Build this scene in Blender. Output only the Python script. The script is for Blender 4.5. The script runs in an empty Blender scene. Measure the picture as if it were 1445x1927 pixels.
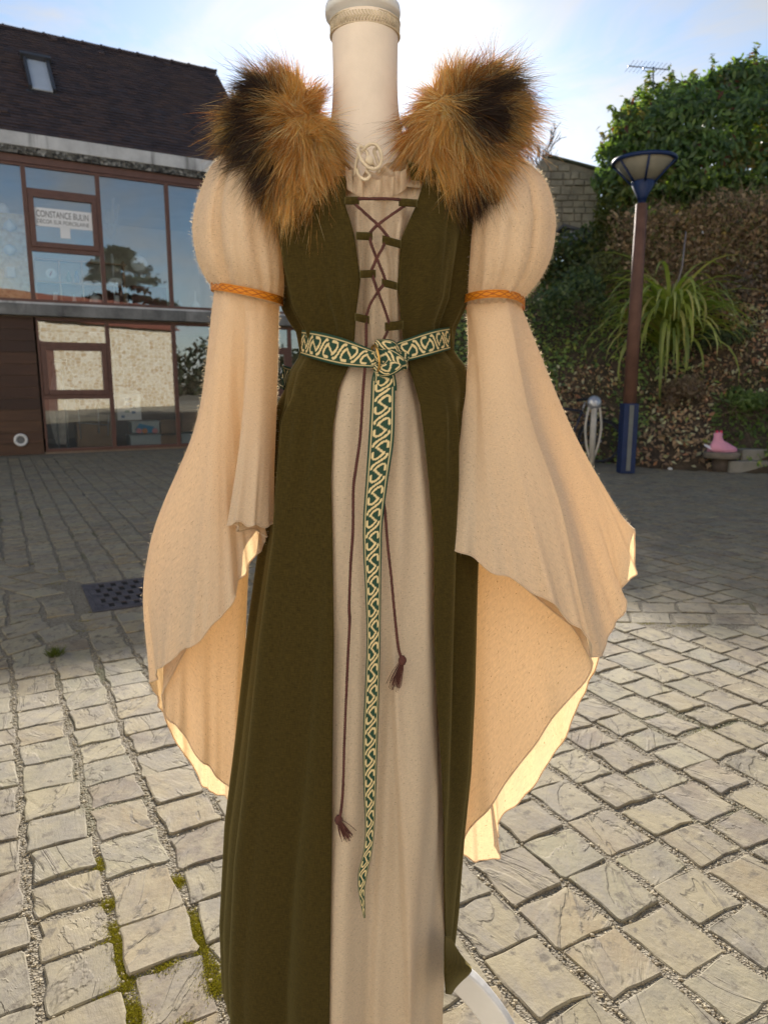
import bpy, math, random
import numpy as np
from mathutils import Vector
random.seed(7); RNG = np.random.default_rng(11)
scene = bpy.context.scene
C = scene.collection

# ------------------------------------------------------------------ camera, sky, sun, exposure
F_PX, CX, CY = 1340.0, 722.5, 963.5          # focal length and centre in photograph pixels
PITCH = math.atan(243 / 1340); CAM_H = 1.2
_c, _s = math.cos(PITCH), math.sin(PITCH)
cam_d = bpy.data.cameras.new('camera'); cam = bpy.data.objects.new('camera', cam_d); C.objects.link(cam)
cam.location = (0, 0, CAM_H); cam.rotation_euler = (math.pi / 2 - PITCH, 0, 0)
cam_d.sensor_fit = 'VERTICAL'; cam_d.sensor_height = 36.0; cam_d.lens = 36.0 * F_PX / 1927.0
cam_d.clip_start = 0.05; cam_d.clip_end = 3000
cam_d.dof.use_dof = True; cam_d.dof.focus_distance = 1.08; cam_d.dof.aperture_fstop = 8.0
scene.camera = cam

SUN_EL, SUN_AZ = math.radians(22.8), math.radians(-1.4)      # azimuth measured from +Y towards +X
sun_vec = Vector((math.sin(SUN_AZ) * math.cos(SUN_EL), math.cos(SUN_AZ) * math.cos(SUN_EL), math.sin(SUN_EL)))
sd = bpy.data.lights.new('sun', 'SUN'); sd.energy = 3.3; sd.angle = math.radians(1.0); sd.color = (1.0, 0.92, 0.82)
sun = bpy.data.objects.new('sun', sd); C.objects.link(sun)
sun.rotation_euler = sun_vec.to_track_quat('Z', 'Y').to_euler(); sun.location = (0, 20, 14)

world = bpy.data.worlds.new('World'); scene.world = world; world.use_nodes = True
wn, wl = world.node_tree.nodes, world.node_tree.links
wn.clear()
w_out = wn.new('ShaderNodeOutputWorld'); w_bg = wn.new('ShaderNodeBackground'); w_bg.inputs['Strength'].default_value = 0.051
sky = wn.new('ShaderNodeTexSky'); sky.sky_type = 'NISHITA'; sky.sun_disc = False
sky.sun_elevation = SUN_EL; sky.sun_rotation = SUN_AZ
sky.air_density = 1.0; sky.dust_density = 0.22; sky.ozone_density = 2.0; sky.altitude = 50
w_tc = wn.new('ShaderNodeTexCoord'); w_map = wn.new('ShaderNodeMapping'); w_map.inputs['Scale'].default_value = (1.6, 1.6, 4.2)
w_map.inputs['Rotation'].default_value = (0.0, 0.25, 0.5)
w_no = wn.new('ShaderNodeTexNoise'); w_no.inputs['Scale'].default_value = 2.6; w_no.inputs['Detail'].default_value = 7; w_no.inputs['Roughness'].default_value = 0.56
w_no.inputs['Distortion'].default_value = 0.7
w_ra = wn.new('ShaderNodeMapRange'); w_ra.inputs[1].default_value = 0.44; w_ra.inputs[2].default_value = 0.64; w_ra.inputs[3].default_value = 0.0; w_ra.inputs[4].default_value = 0.85
w_bw = wn.new('ShaderNodeRGBToBW'); w_mul = wn.new('ShaderNodeMath'); w_mul.operation = 'MULTIPLY'; w_mul.inputs[1].default_value = 1.08
w_mix = wn.new('ShaderNodeMix'); w_mix.data_type = 'RGBA'
wl.new(w_tc.outputs['Generated'], w_map.inputs['Vector']); wl.new(w_map.outputs[0], w_no.inputs['Vector']); wl.new(w_no.outputs['Fac'], w_ra.inputs[0])
wl.new(sky.outputs[0], w_bw.inputs[0]); wl.new(w_bw.outputs[0], w_mul.inputs[0])
wl.new(w_ra.outputs[0], w_mix.inputs[0]); wl.new(sky.outputs[0], w_mix.inputs[6]); wl.new(w_mul.outputs[0], w_mix.inputs[7])
wl.new(w_mix.outputs[2], w_bg.inputs['Color']); wl.new(w_bg.outputs[0], w_out.inputs[0])
vs = scene.view_settings; vs.view_transform = 'Standard'; vs.look = 'None'; vs.gamma = 1.0; vs.use_curve_mapping = False
vs.exposure = 1.7
scene.cycles.use_denoising = True; scene.cycles.max_bounces = 10; scene.cycles.diffuse_bounces = 5; scene.cycles.glossy_bounces = 4
scene.cycles.transmission_bounces = 6; scene.cycles.transparent_max_bounces = 12; scene.cycles.sample_clamp_indirect = 8.0
scene.cycles.caustics_reflective = False; scene.cycles.caustics_refractive = False

# ------------------------------------------------------------------ helpers
def ray(px, py):
    u = (CY - py) / F_PX; r = (px - CX) / F_PX
    return r, _c + u * _s, -_s + u * _c
def P(px, py, Y):
    r, d, Z = ray(px, py); t = Y / d
    return np.array((r * t, Y, CAM_H + Z * t))
def G(px, py, z=0.0):
    r, d, Z = ray(px, py); t = (z - CAM_H) / Z
    return np.array((r * t, d * t))
def proj(X, Y, Z):
    Z = Z - CAM_H; d = Y * _c - Z * _s; u = Y * _s + Z * _c
    return CX + F_PX * X / d, CY - F_PX * u / d

def tag(o, label=None, cat=None, group=None, kind=None):
    if label: o['label'] = label
    if cat: o['category'] = cat
    if group: o['group'] = group
    if kind: o['kind'] = kind
    return o
def empty(name, loc=(0, 0, 0), **kw):
    o = bpy.data.objects.new(name, None); o.empty_display_size = 0.1; C.objects.link(o); o.location = loc
    return tag(o, **kw)
def link(name, me, parent=None):
    o = bpy.data.objects.new(name, me); C.objects.link(o)
    if parent is not None:
        o.parent = parent
        o.matrix_parent_inverse = WORLDINV(parent)
    return o
def WORLDINV(p):
    from mathutils import Matrix
    m = Matrix.Identity(4); chain = []
    while p is not None: chain.append(p); p = p.parent
    for q in reversed(chain): m = m @ q.matrix_parent_inverse @ Matrix.LocRotScale(q.location, q.rotation_euler, q.scale)
    return m.inverted()
def make(name, verts, faces, mat=None, parent=None, smooth=False, uv=None, col=None, mats=None, midx=None):
    """One mesh object from world-space vertices; col = per-vertex colour, uv = per-vertex uv."""
    me = bpy.data.meshes.new(name)
    verts = np.asarray(verts, dtype=np.float32)
    if isinstance(faces, np.ndarray):
        k = faces.shape[1]; n = faces.shape[0]
        me.vertices.add(len(verts)); me.vertices.foreach_set('co', verts.ravel())
        me.loops.add(n * k); me.loops.foreach_set('vertex_index', faces.astype(np.int32).ravel())
        me.polygons.add(n); me.polygons.foreach_set('loop_start', np.arange(0, n * k, k, dtype=np.int32))
        me.update(calc_edges=True)
    else:
        me.from_pydata(verts.tolist(), [], faces); me.update()
    if smooth: me.polygons.foreach_set('use_smooth', np.ones(len(me.polygons), dtype=bool))
    if uv is not None or col is not None:
        li = np.empty(len(me.loops), dtype=np.int32); me.loops.foreach_get('vertex_index', li)
        if uv is not None:
            l = me.uv_layers.new(name='UVMap'); l.data.foreach_set('uv', np.asarray(uv, dtype=np.float32)[li].ravel())
        if col is not None:
            c = np.ones((len(verts), 4), dtype=np.float32); c[:, :3] = col
            a = me.color_attributes.new('Col', 'FLOAT_COLOR', 'POINT'); a.data.foreach_set('color', c.ravel())
    for m in (mats or ([mat] if mat else [])): me.materials.append(m)
    if midx is not None: me.polygons.foreach_set('material_index', np.asarray(midx, dtype=np.int32))
    me.validate()
    return link(name, me, parent)
def grid_faces(nr, nc, closed=False):
    r = np.arange(nr - 1)[:, None]; c = np.arange(nc if closed else nc - 1)[None, :]; c2 = (c + 1) % nc
    return np.stack([r * nc + c, r * nc + c2, (r + 1) * nc + c2, (r + 1) * nc + c], -1).reshape(-1, 4)
class MB:
    """Collects boxes, tubes, lathes; build() links them as one mesh."""
    def __init__(s): s.v = []; s.f = []
    def add(s, v, f):
        n = len(s.v); s.v += [tuple(map(float, p)) for p in v]; s.f += [tuple(int(i) + n for i in q) for q in f]; return s
    def box(s, o, a, b, c):
        """Box from corner o with edge vectors a, b, c."""
        o, a, b, c = map(np.asarray, (o, a, b, c))
        v = [o, o + a, o + a + b, o + b, o + c, o + a + c, o + a + b + c, o + b + c]
        return s.add(v, [(3, 2, 1, 0), (4, 5, 6, 7), (0, 1, 5, 4), (1, 2, 6, 5), (2, 3, 7, 6), (3, 0, 4, 7)])
    def tube(s, pts, rad, n=8, closed=False, cap=True):
        pts = np.asarray(pts, float); m = len(pts); rad = np.broadcast_to(np.asarray(rad, float), (m,))
        t = np.gradient(pts, axis=0) if not closed else np.roll(pts, -1, 0) - np.roll(pts, 1, 0)
        t /= np.linalg.norm(t, axis=1)[:, None] + 1e-12
        ref = np.array((0, 0, 1.0)) if abs(t[0][2]) < 0.9 else np.array((1.0, 0, 0))
        nrm = ref - t[0] * ref.dot(t[0]); nrm /= np.linalg.norm(nrm); v = []
        for i in range(m):
            nrm = nrm - t[i] * nrm.dot(t[i]); nrm /= np.linalg.norm(nrm) + 1e-12; b = np.cross(t[i], nrm)
            for k in range(n):
                a = 2 * math.pi * k / n; v.append(pts[i] + rad[i] * (math.cos(a) * nrm + math.sin(a) * b))
        f = []
        for i in range(m if closed else m - 1):
            for k in range(n):
                j = (i + 1) % m; f.append((i * n + k, i * n + (k + 1) % n, j * n + (k + 1) % n, j * n + k))
        if cap and not closed: f += [tuple(range(n - 1, -1, -1)), tuple((m - 1) * n + k for k in range(n))]
        return s.add(v, f)
    def lathe(s, prof, c, n=24, ax=(0, 0, 1)):
        """prof = [(r, h)] turned round axis ax through c."""
        ax = np.asarray(ax, float); ax /= np.linalg.norm(ax); r0 = np.array((1.0, 0, 0)) if abs(ax[0]) < 0.9 else np.array((0, 1.0, 0))
        e1 = r0 - ax * r0.dot(ax); e1 /= np.linalg.norm(e1); e2 = np.cross(ax, e1); c = np.asarray(c, float); v = []; f = []
        for r, h in prof:
            for k in range(n):
                a = 2 * math.pi * k / n; v.append(c + ax * h + r * (math.cos(a) * e1 + math.sin(a) * e2))
        for i in range(len(prof) - 1):
            for k in range(n): f.append((i * n + k, i * n + (k + 1) % n, (i + 1) * n + (k + 1) % n, (i + 1) * n + k))
        f += [tuple(range(n - 1, -1, -1)), tuple((len(prof) - 1) * n + k for k in range(n))]
        return s.add(v, f)
    def build(s, name, mat, parent=None, smooth=False, bevel=0.0, **kw):
        o = make(name, s.v, s.f, mat, parent, smooth)
        if bevel:
            b = o.modifiers.new('bevel', 'BEVEL'); b.width = bevel; b.segments = 2; b.limit_method = 'ANGLE'
        return tag(o, **kw)

# ------------------------------------------------------------------ materials
def new_mat(name):
    m = bpy.data.materials.new(name); m.use_nodes = True; nt = m.node_tree; nt.nodes.clear()
    out = nt.nodes.new('ShaderNodeOutputMaterial'); return m, nt, out
def nd(nt, typ, **kw):
    n = nt.nodes.new(typ)
    for k, v in kw.items():
        if k.startswith('i_'): n.inputs[k[2:].replace('_', ' ')].default_value = v
        else: setattr(n, k, v)
    return n
def ramp(nt, src, stops, interp='LINEAR'):
    r = nt.nodes.new('ShaderNodeValToRGB'); r.color_ramp.interpolation = interp; e = r.color_ramp.elements
    while len(e) < len(stops): e.new(0.5)
    for k, (p, c) in enumerate(stops): e[k].position = p; e[k].color = (*c, 1) if len(c) == 3 else c
    nt.links.new(src, r.inputs[0]); return r.outputs[0]
def mixc(nt, fac, a, b, mode='MIX'):
    m = nt.nodes.new('ShaderNodeMix'); m.data_type = 'RGBA'; m.blend_type = mode
    for s_, v in ((0, fac), (6, a), (7, b)):
        if hasattr(v, 'links'): nt.links.new(v, m.inputs[s_])
        else: m.inputs[s_].default_value = v if s_ == 0 else (*v, 1) if len(v) == 3 else v
    return m.outputs[2]
def math_(nt, op, a, b=0.0, clamp=False):
    m = nt.nodes.new('ShaderNodeMath'); m.operation = op; m.use_clamp = clamp
    for s_, v in ((0, a), (1, b)):
        if hasattr(v, 'links'): nt.links.new(v, m.inputs[s_])
        else: m.inputs[s_].default_value = v
    return m.outputs[0]
def noise(nt, scale, detail=4, rough=0.55, vec=None, dist=0.0):
    n = nd(nt, 'ShaderNodeTexNoise', i_Scale=scale, i_Detail=detail, i_Roughness=rough, i_Distortion=dist)
    if vec is not None: nt.links.new(vec, n.inputs['Vector'])
    return n.outputs['Fac']
def objvec(nt, scale=(1, 1, 1), kind='Object', rand=False):
    tc = nt.nodes.new('ShaderNodeTexCoord'); mp = nt.nodes.new('ShaderNodeMapping'); mp.inputs['Scale'].default_value = scale
    nt.links.new(tc.outputs[kind], mp.inputs['Vector']); return mp.outputs[0]
def bump(nt, h, strength=0.3, dist=0.01, normal=None):
    b = nd(nt, 'ShaderNodeBump', i_Strength=strength, i_Distance=dist); nt.links.new(h, b.inputs['Height'])
    if normal is not None: nt.links.new(normal, b.inputs['Normal'])
    return b.outputs[0]
def princ(nt, out, col, rough=0.7, normal=None, spec=0.4, metal=0.0, **kw):
    p = nt.nodes.new('ShaderNodeBsdfPrincipled'); p.inputs['Roughness'].default_value = rough if not hasattr(rough, 'links') else 0.5
    if hasattr(rough, 'links'): nt.links.new(rough, p.inputs['Roughness'])
    if hasattr(col, 'links'): nt.links.new(col, p.inputs['Base Color'])
    else: p.inputs['Base Color'].default_value = (*col, 1)
    p.inputs['Specular IOR Level'].default_value = spec; p.inputs['Metallic'].default_value = metal
    for k, v in kw.items(): p.inputs[k.replace('_', ' ')].default_value = v
    if normal is not None: nt.links.new(normal, p.inputs['Normal'])
    if out is not None: nt.links.new(p.outputs[0], out.inputs[0])
    return p
def simple(name, col, rough=0.6, var=0.15, scale=8.0, bmp=0.15, metal=0.0, spec=0.4, dist=0.004):
    """Painted or plain material with slight mottling and relief."""
    m, nt, out = new_mat(name); v = objvec(nt); n = noise(nt, scale, 6, 0.6, v)
    lo = tuple(max(0, x * (1 - var)) for x in col); hi = tuple(min(1, x * (1 + var)) for x in col)
    cc = ramp(nt, n, [(0.3, lo), (0.7, hi)]); r2 = math_(nt, 'MULTIPLY_ADD', noise(nt, scale * 3, 3, 0.6, v), 0.25)
    r2.node.inputs[2].default_value = rough - 0.12
    princ(nt, out, cc, r2, bump(nt, noise(nt, scale * 6, 4, 0.6, v), bmp, dist), spec, metal); return m

def cloth_mat(name, col, trans, weave=900.0, fleck=0.0, fleckcol=(0.2, 0.12, 0.05), transfac=0.4, sheen=0.3, bumpd=0.0006, var=0.1, sheentint=(1, 0.95, 0.85)):
    """Woven cloth that lets the sun through: diffuse plus translucent, warp and weft threads from UV (metres)."""
    m, nt, out = new_mat(name); tc = nt.nodes.new('ShaderNodeTexCoord')
    def uvv(sx, sy):
        mp = nt.nodes.new('ShaderNodeMapping'); mp.inputs['Scale'].default_value = (sx, sy, 1); nt.links.new(tc.outputs['UV'], mp.inputs['Vector']); return mp.outputs[0]
    warp = noise(nt, 1.0, 2, 0.5, uvv(weave, weave * 0.17)); weft = noise(nt, 1.0, 2, 0.5, uvv(weave * 0.17, weave))
    w = math_(nt, 'ADD', warp, weft); broad = noise(nt, 9.0, 4, 0.6, uvv(1, 1))
    lo = tuple(x * (1 - var) for x in col); hi = tuple(min(1, x * (1 + var)) for x in col)
    c1 = ramp(nt, math_(nt, 'MULTIPLY', w, 0.5), [(0.36, lo), (0.64, hi)]); c1 = mixc(nt, math_(nt, 'MULTIPLY', broad, 0.22), c1, tuple(x * 0.9 for x in col))
    if fleck:
        f1 = noise(nt, 1.0, 1, 0.4, uvv(1000, 220)); f2 = noise(nt, 1.0, 1, 0.4, uvv(190, 900)); f3 = math_(nt, 'MAXIMUM', f1, f2)
        fm = ramp(nt, f3, [(0.70, (0, 0, 0)), (0.76, (1, 1, 1))]); c1 = mixc(nt, math_(nt, 'MULTIPLY', fm, fleck), c1, fleckcol)
    nrm = bump(nt, w, 0.5, bumpd)
    p = princ(nt, None, c1, 0.9, nrm, 0.12); p.inputs['Sheen Weight'].default_value = sheen; p.inputs['Sheen Roughness'].default_value = 0.45; p.inputs['Sheen Tint'].default_value = (*sheentint, 1)
    tr = nt.nodes.new('ShaderNodeBsdfTranslucent'); nt.links.new(mixc(nt, 1.0, c1, trans, 'MULTIPLY'), tr.inputs['Color']); nt.links.new(nrm, tr.inputs['Normal'])
    ms = nt.nodes.new('ShaderNodeMixShader'); ms.inputs[0].default_value = transfac
    nt.links.new(p.outputs[0], ms.inputs[1]); nt.links.new(tr.outputs[0], ms.inputs[2]); nt.links.new(ms.outputs[0], out.inputs[0])
    return m
def attr_mat(name, rough=0.7, transfac=0.0, transmul=(1.2, 1.15, 0.6), spec=0.3, bmp=0.0, bscale=400, sheen=0.0, var=0.0):
    """Colour per leaf, strand or thread from the mesh attribute Col."""
    m, nt, out = new_mat(name); a = nd(nt, 'ShaderNodeAttribute', attribute_name='Col'); cc = a.outputs['Color']
    nrm = bump(nt, noise(nt, bscale, 3, 0.6, objvec(nt)), bmp, 0.001) if bmp else None
    p = princ(nt, out, cc, rough, nrm, spec)
    if sheen: p.inputs['Sheen Weight'].default_value = sheen
    if transfac:
        tr = nt.nodes.new('ShaderNodeBsdfTranslucent'); nt.links.new(mixc(nt, 1.0, cc, transmul, 'MULTIPLY'), tr.inputs['Color'])
        ms = nt.nodes.new('ShaderNodeMixShader'); ms.inputs[0].default_value = transfac
        nt.links.new(p.outputs[0], ms.inputs[1]); nt.links.new(tr.outputs[0], ms.inputs[2]); nt.links.new(ms.outputs[0], out.inputs[0])
    return m

def catmull(pts, n, closed=False):
    """Dense Catmull-Rom samples through pts (m x d); n samples in all (closed) or n incl. both ends."""
    pts = np.asarray(pts, float); m = len(pts)
    t = np.linspace(0, m, n, endpoint=False) if closed else np.linspace(0, m - 1, n)
    i = np.floor(t).astype(int)
    if not closed: i = np.minimum(i, m - 2)
    f = (t - i)[:, None]
    g = (lambda k: pts[k % m]) if closed else (lambda k: np.where((k < 0)[:, None], 2 * pts[0] - pts[1], np.where((k > m - 1)[:, None], 2 * pts[-1] - pts[-2], pts[np.clip(k, 0, m - 1)])))
    p0, p1, p2, p3 = g(i - 1), g(i), g(i + 1), g(i + 2)
    return 0.5 * (2 * p1 + (p2 - p0) * f + (2 * p0 - 5 * p1 + 4 * p2 - p3) * f ** 2 + (3 * p1 - p0 - 3 * p2 + p3) * f ** 3)
def poly_px(pts, Y, n=None):
    a = np.array([P(x, y, Y) for x, y in pts]); return catmull(a, n) if n else a
# ------------------------------------------------------------------ ground, paving, gravel joints
GA = math.radians(28.5)
gu = np.array((-math.sin(GA), math.cos(GA))); gv = np.array((math.cos(GA), math.sin(GA)))     # along columns / across them
FA = math.radians(29.0); FB = np.array((-4.921, 12.608))                                      # shop facade: foot point and direction
ft = np.array((math.cos(FA), math.sin(FA))); fn = np.array((math.sin(FA), -math.cos(FA)))
KB = np.array((3.1, 10.25)); kt = np.array((0.931, -0.366)); kn = np.array((0.366, 0.931))    # foot of the planted bank

def joint_material():
    m, nt, out = new_mat('gritty joint sand'); v = objvec(nt)
    a = noise(nt, 60, 6, 0.7, v); b = nd(nt, 'ShaderNodeTexVoronoi', i_Scale=170.0); nt.links.new(v, b.inputs['Vector'])
    c1 = ramp(nt, a, [(0.3, (0.11, 0.09, 0.06)), (0.55, (0.22, 0.185, 0.125)), (0.8, (0.36, 0.31, 0.22))])
    c2 = mixc(nt, 0.35, c1, ramp(nt, b.outputs['Color'], [(0.2, (0.07, 0.06, 0.05)), (0.9, (0.38, 0.36, 0.31))]))
    moss = ramp(nt, noise(nt, 1.3, 5, 0.6, v), [(0.56, (0, 0, 0)), (0.66, (1, 1, 1))])
    c3 = mixc(nt, math_(nt, 'MULTIPLY', moss, 0.6), c2, (0.07, 0.08, 0.02))
    princ(nt, out, c3, 0.9, bump(nt, b.outputs['Distance'], 0.8, 0.006), 0.3); return m
def stone_material():
    """Riven sandstone: each stone its own tone, terraced cleft ledges, pale worn faces."""
    m, nt, out = new_mat('riven sandstone')
    gi = nt.nodes.new('ShaderNodeNewGeometry'); oi_ = nt.nodes.new('ShaderNodeObjectInfo'); rnd = math_(nt, 'FRACT', math_(nt, 'ADD', gi.outputs['Random Per Island'], oi_.outputs['Random']))
    tc = nt.nodes.new('ShaderNodeTexCoord'); ad = nt.nodes.new('ShaderNodeVectorMath'); ad.operation = 'MULTIPLY_ADD'
    comb = nt.nodes.new('ShaderNodeCombineXYZ')
    for k, mul in enumerate((37.0, 53.0, 19.0)): nt.links.new(math_(nt, 'MULTIPLY', rnd, mul), comb.inputs[k])
    vr = nd(nt, 'ShaderNodeVectorRotate', rotation_type='Z_AXIS'); nt.links.new(tc.outputs['Object'], vr.inputs['Vector'])
    nt.links.new(math_(nt, 'MULTIPLY_ADD', math_(nt, 'FRACT', math_(nt, 'MULTIPLY', rnd, 7.31)), 1.4), vr.inputs['Angle'])
    nt.links.new(vr.outputs[0], ad.inputs[0]); ad.inputs[1].default_value = (1, 1, 1); nt.links.new(comb.outputs[0], ad.inputs[2])
    v = ad.outputs[0]
    st = nt.nodes.new('ShaderNodeMapping'); st.inputs['Scale'].default_value = (3.2, 9.0, 3.0); nt.links.new(v, st.inputs['Vector'])
    big = noise(nt, 1.15, 5, 0.55, st.outputs[0], 0.7)
    terr = math_(nt, 'MULTIPLY', big, math_(nt, 'MULTIPLY_ADD', math_(nt, 'FRACT', math_(nt, 'MULTIPLY', rnd, 13.7)), 5.0)); terr.node.inputs[1].links[0].from_node.inputs[2].default_value = 2.5; fl = math_(nt, 'FLOOR', terr); fr = math_(nt, 'FRACT', terr)
    sm = nd(nt, 'ShaderNodeMapRange', interpolation_type='SMOOTHSTEP'); sm.inputs[1].default_value = 0.80; sm.inputs[2].default_value = 1.0; nt.links.new(fr, sm.inputs[0])
    ledge = math_(nt, 'ADD', fl, sm.outputs[0])
    fine = noise(nt, 60, 5, 0.65, v); strk = nt.nodes.new('ShaderNodeMapping'); strk.inputs['Scale'].default_value = (12, 110, 12); nt.links.new(v, strk.inputs['Vector'])
    grain = noise(nt, 1.0, 4, 0.65, strk.outputs[0])
    hgt = math_(nt, 'ADD', ledge, math_(nt, 'MULTIPLY', fine, 0.9)); hgt = math_(nt, 'ADD', hgt, math_(nt, 'MULTIPLY', grain, 0.5))
    tone = ramp(nt, rnd, [(0.0, (0.218, 0.169, 0.098)), (0.13, (0.275, 0.236, 0.140)), (0.27, (0.142, 0.103, 0.072)), (0.4, (0.242, 0.219, 0.136)), (0.52, (0.129, 0.116, 0.083)), (0.66, (0.263, 0.198, 0.106)), (0.8, (0.167, 0.157, 0.114)), (0.9, (0.284, 0.257, 0.170)), (1.0, (0.188, 0.145, 0.102))])
    c1 = mixc(nt, ramp(nt, big, [(0.38, (0, 0, 0)), (0.62, (0.75, 0.75, 0.75))]), tone, (0.19, 0.17, 0.145))
    edge = nd(nt, 'ShaderNodeMapRange'); edge.inputs[1].default_value = 0.84; edge.inputs[2].default_value = 0.93; nt.links.new(fr, edge.inputs[0])
    ed2 = nd(nt, 'ShaderNodeMapRange'); ed2.inputs[1].default_value = 1.0; ed2.inputs[2].default_value = 0.95; nt.links.new(fr, ed2.inputs[0])
    edm = math_(nt, 'MULTIPLY', edge.outputs[0], ed2.outputs[0])
    c2 = mixc(nt, math_(nt, 'MULTIPLY', edm, 0.85), c1, (0.13, 0.11, 0.085))
    c3 = mixc(nt, math_(nt, 'MULTIPLY', ramp(nt, fine, [(0.35, (0, 0, 0)), (0.7, (1, 1, 1))]), 0.22), c2, (0.33, 0.30, 0.225))
    mott = noise(nt, 13.0, 5, 0.7, v); c3 = mixc(nt, ramp(nt, mott, [(0.42, (0, 0, 0)), (0.66, (0.6, 0.6, 0.6))]), c3, (0.33, 0.285, 0.18)); c3 = mixc(nt, ramp(nt, noise(nt, 21.0, 4, 0.7, v), [(0.56, (0, 0, 0)), (0.66, (0.85, 0.85, 0.85))]), c3, (0.105, 0.088, 0.066))
    dirt = noise(nt, 5.0, 6, 0.65, tc.outputs['Object']); c4 = mixc(nt, ramp(nt, dirt, [(0.5, (0, 0, 0)), (0.75, (0.45, 0.45, 0.45))]), c3, (0.19, 0.17, 0.14))
    rg = nd(nt, 'ShaderNodeMapRange'); rg.inputs[3].default_value = 0.68; rg.inputs[4].default_value = 0.95; nt.links.new(fine, rg.inputs[0])
    princ(nt, out, c4, rg.outputs[0], bump(nt, hgt, 0.85, 0.0028), 0.35); return m
M_JOINT = joint_material(); M_STONE = stone_material()

ground = make('ground', [(-400, -400, -0.0034), (400, -400, -0.0034), (400, 600, -0.0034), (-400, 600, -0.010)], [(0, 1, 2, 3)], M_JOINT); tag(ground, kind='structure')

def clip(poly, p, n):
    """Keep the part of a convex polygon with (q-p).n >= 0."""
    res = []
    for i in range(len(poly)):
        a, b = poly[i], poly[(i + 1) % len(poly)]; da, db = (a - p).dot(n), (b - p).dot(n)
        if da >= 0: res.append(a)
        if da * db < 0: res.append(a + (b - a) * (da / (da - db)))
    return res
def area(poly):
    a = np.array(poly); x, y = a[:, 0], a[:, 1]; return 0.5 * abs(np.dot(x, np.roll(y, -1)) - np.dot(y, np.roll(x, -1)))

GR0 = np.array((-1.821, 4.136)); GRS = 0.585                       # drain grate: far left corner, side
def grate_quad(m=0.0):
    c = GR0 - gv * m + gu * m
    return [c, c + gv * (GRS + 2 * m), c + gv * (GRS + 2 * m) - gu * (GRS + 2 * m), c - gu * (GRS + 2 * m)]
BANDS = [(np.array((-1.80, 3.97)), np.array((-0.845, 0.535)), 3.2, 0.17), (np.array((-1.60, 3.46)), np.array((-0.60, -0.80)), 1.75, 0.20),
         (np.array((-1.0, 3.76)), np.array((0.998, -0.055)), 7.0, 0.175)]
for k_, (o_, d_, l_, w_) in enumerate(BANDS): BANDS[k_] = (o_, d_ / np.linalg.norm(d_), l_, w_)
def in_band(c, m=0.0):
    for o, d, l, w in BANDS:
        q = c - o; a = q.dot(d); b = q.dot(np.array((-d[1], d[0])))
        if -0.02 - m < a < l + m and abs(b) < w + m: return True
    return False
def in_grate(c, m=0.0):
    q = c - GR0; a, b = q.dot(gv), -q.dot(gu); return -m < a < GRS + m and -m < b < GRS + m

stones = []      # (poly, centre)
VP, V0 = 0.165, 0.139
col_j = {}
rs = random.Random(3)
for k in range(-45, 110):
    vj0 = V0 + k * VP
    u = -3.0 + rs.random() * 0.15
    jw = 0.013 + 0.012 * rs.random(); col_j[k] = jw
    while u < 17:
        L = rs.uniform(0.118, 0.178); rj = rs.uniform(0.003, 0.013)
        c = gv * (vj0 + VP / 2) + gu * (u + L / 2); X, Y = c; u0, u1 = u + rj / 2, u + L - rj / 2; u += L
        if Y < 0.72 or Y > 16 or abs(X) > 0.60 * Y + 0.55 or Y > 13.4 and X < -6: continue
        if (c - FB).dot(fn) < 0.22 or (c - KB).dot(kn) > 0.05: continue
        j = lambda a=0.007: rs.uniform(-a, a)
        va, vb = vj0 + jw / 2, vj0 + VP - jw / 2
        poly = [gv * (va + j(.009)) + gu * (u0 + j()), gv * (vb + j(.009)) + gu * (u0 + j()), gv * (vb + j(.009)) + gu * (u1 + j()), gv * (va + j(.009)) + gu * (u1 + j())]
        if in_grate(c, 0.0) or in_band(c): continue
        for o, d, l, w in BANDS:
            q = c - o; a = q.dot(d); nn = np.array((-d[1], d[0])); b = q.dot(nn)
            if -0.06 < a < l + 0.15 and abs(b) < w + 0.22:
                sg = 1 if b > 0 else -1; poly = clip(poly, o + nn * sg * (w + 0.008), nn * sg)
                if len(poly) < 3: break
        if len(poly) >= 3:
            q = c - GR0
            if in_grate(c, 0.22):
                a, b = q.dot(gv), -q.dot(gu)
                cand = [(-a, GR0 - gv * 0.012, -gv), (a - GRS, GR0 + gv * (GRS + 0.012), gv), (-b, GR0 + gu * 0.012, gu), (b - GRS, GR0 - gu * (GRS + 0.012), -gu)]
                _, pp, nn = max(cand, key=lambda z: z[0]); poly = clip(poly, pp, nn)
        if len(poly) < 3 or area(poly) < 0.0035: continue
        stones.append(poly)
for o, d, l, w in BANDS:                                              # the stone-lined drainage valleys
    nn = np.array((-d[1], d[0])); rows = 2
    for r in range(rows):
        a = rs.uniform(0, 0.1); h = 2 * w / rows
        while a < l:
            L = rs.uniform(0.17, 0.23); sh = 0.05 if d[0] < 0 else 0.03
            b0, b1 = -w + r * h + 0.007, -w + (r + 1) * h - 0.007; j = lambda: rs.uniform(-0.006, 0.006)
            poly = [o + d * (a + 0.008 + j()) + nn * (b0 + j()), o + d * (a + L - 0.008 + j()) + nn * (b0 + j()), o + d * (a + L - 0.008 + sh + j()) + nn * (b1 + j()), o + d * (a + 0.008 + sh + j()) + nn * (b1 + j())]
            a += L; c = sum(poly) / 4
            if in_grate(c, 0.07) or abs(c[0]) > 0.62 * c[1] + 0.5: continue
            if d[0] < 0 and any(in_grate(p, 0.01) for p in poly): continue
            stones.append(poly)

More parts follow.
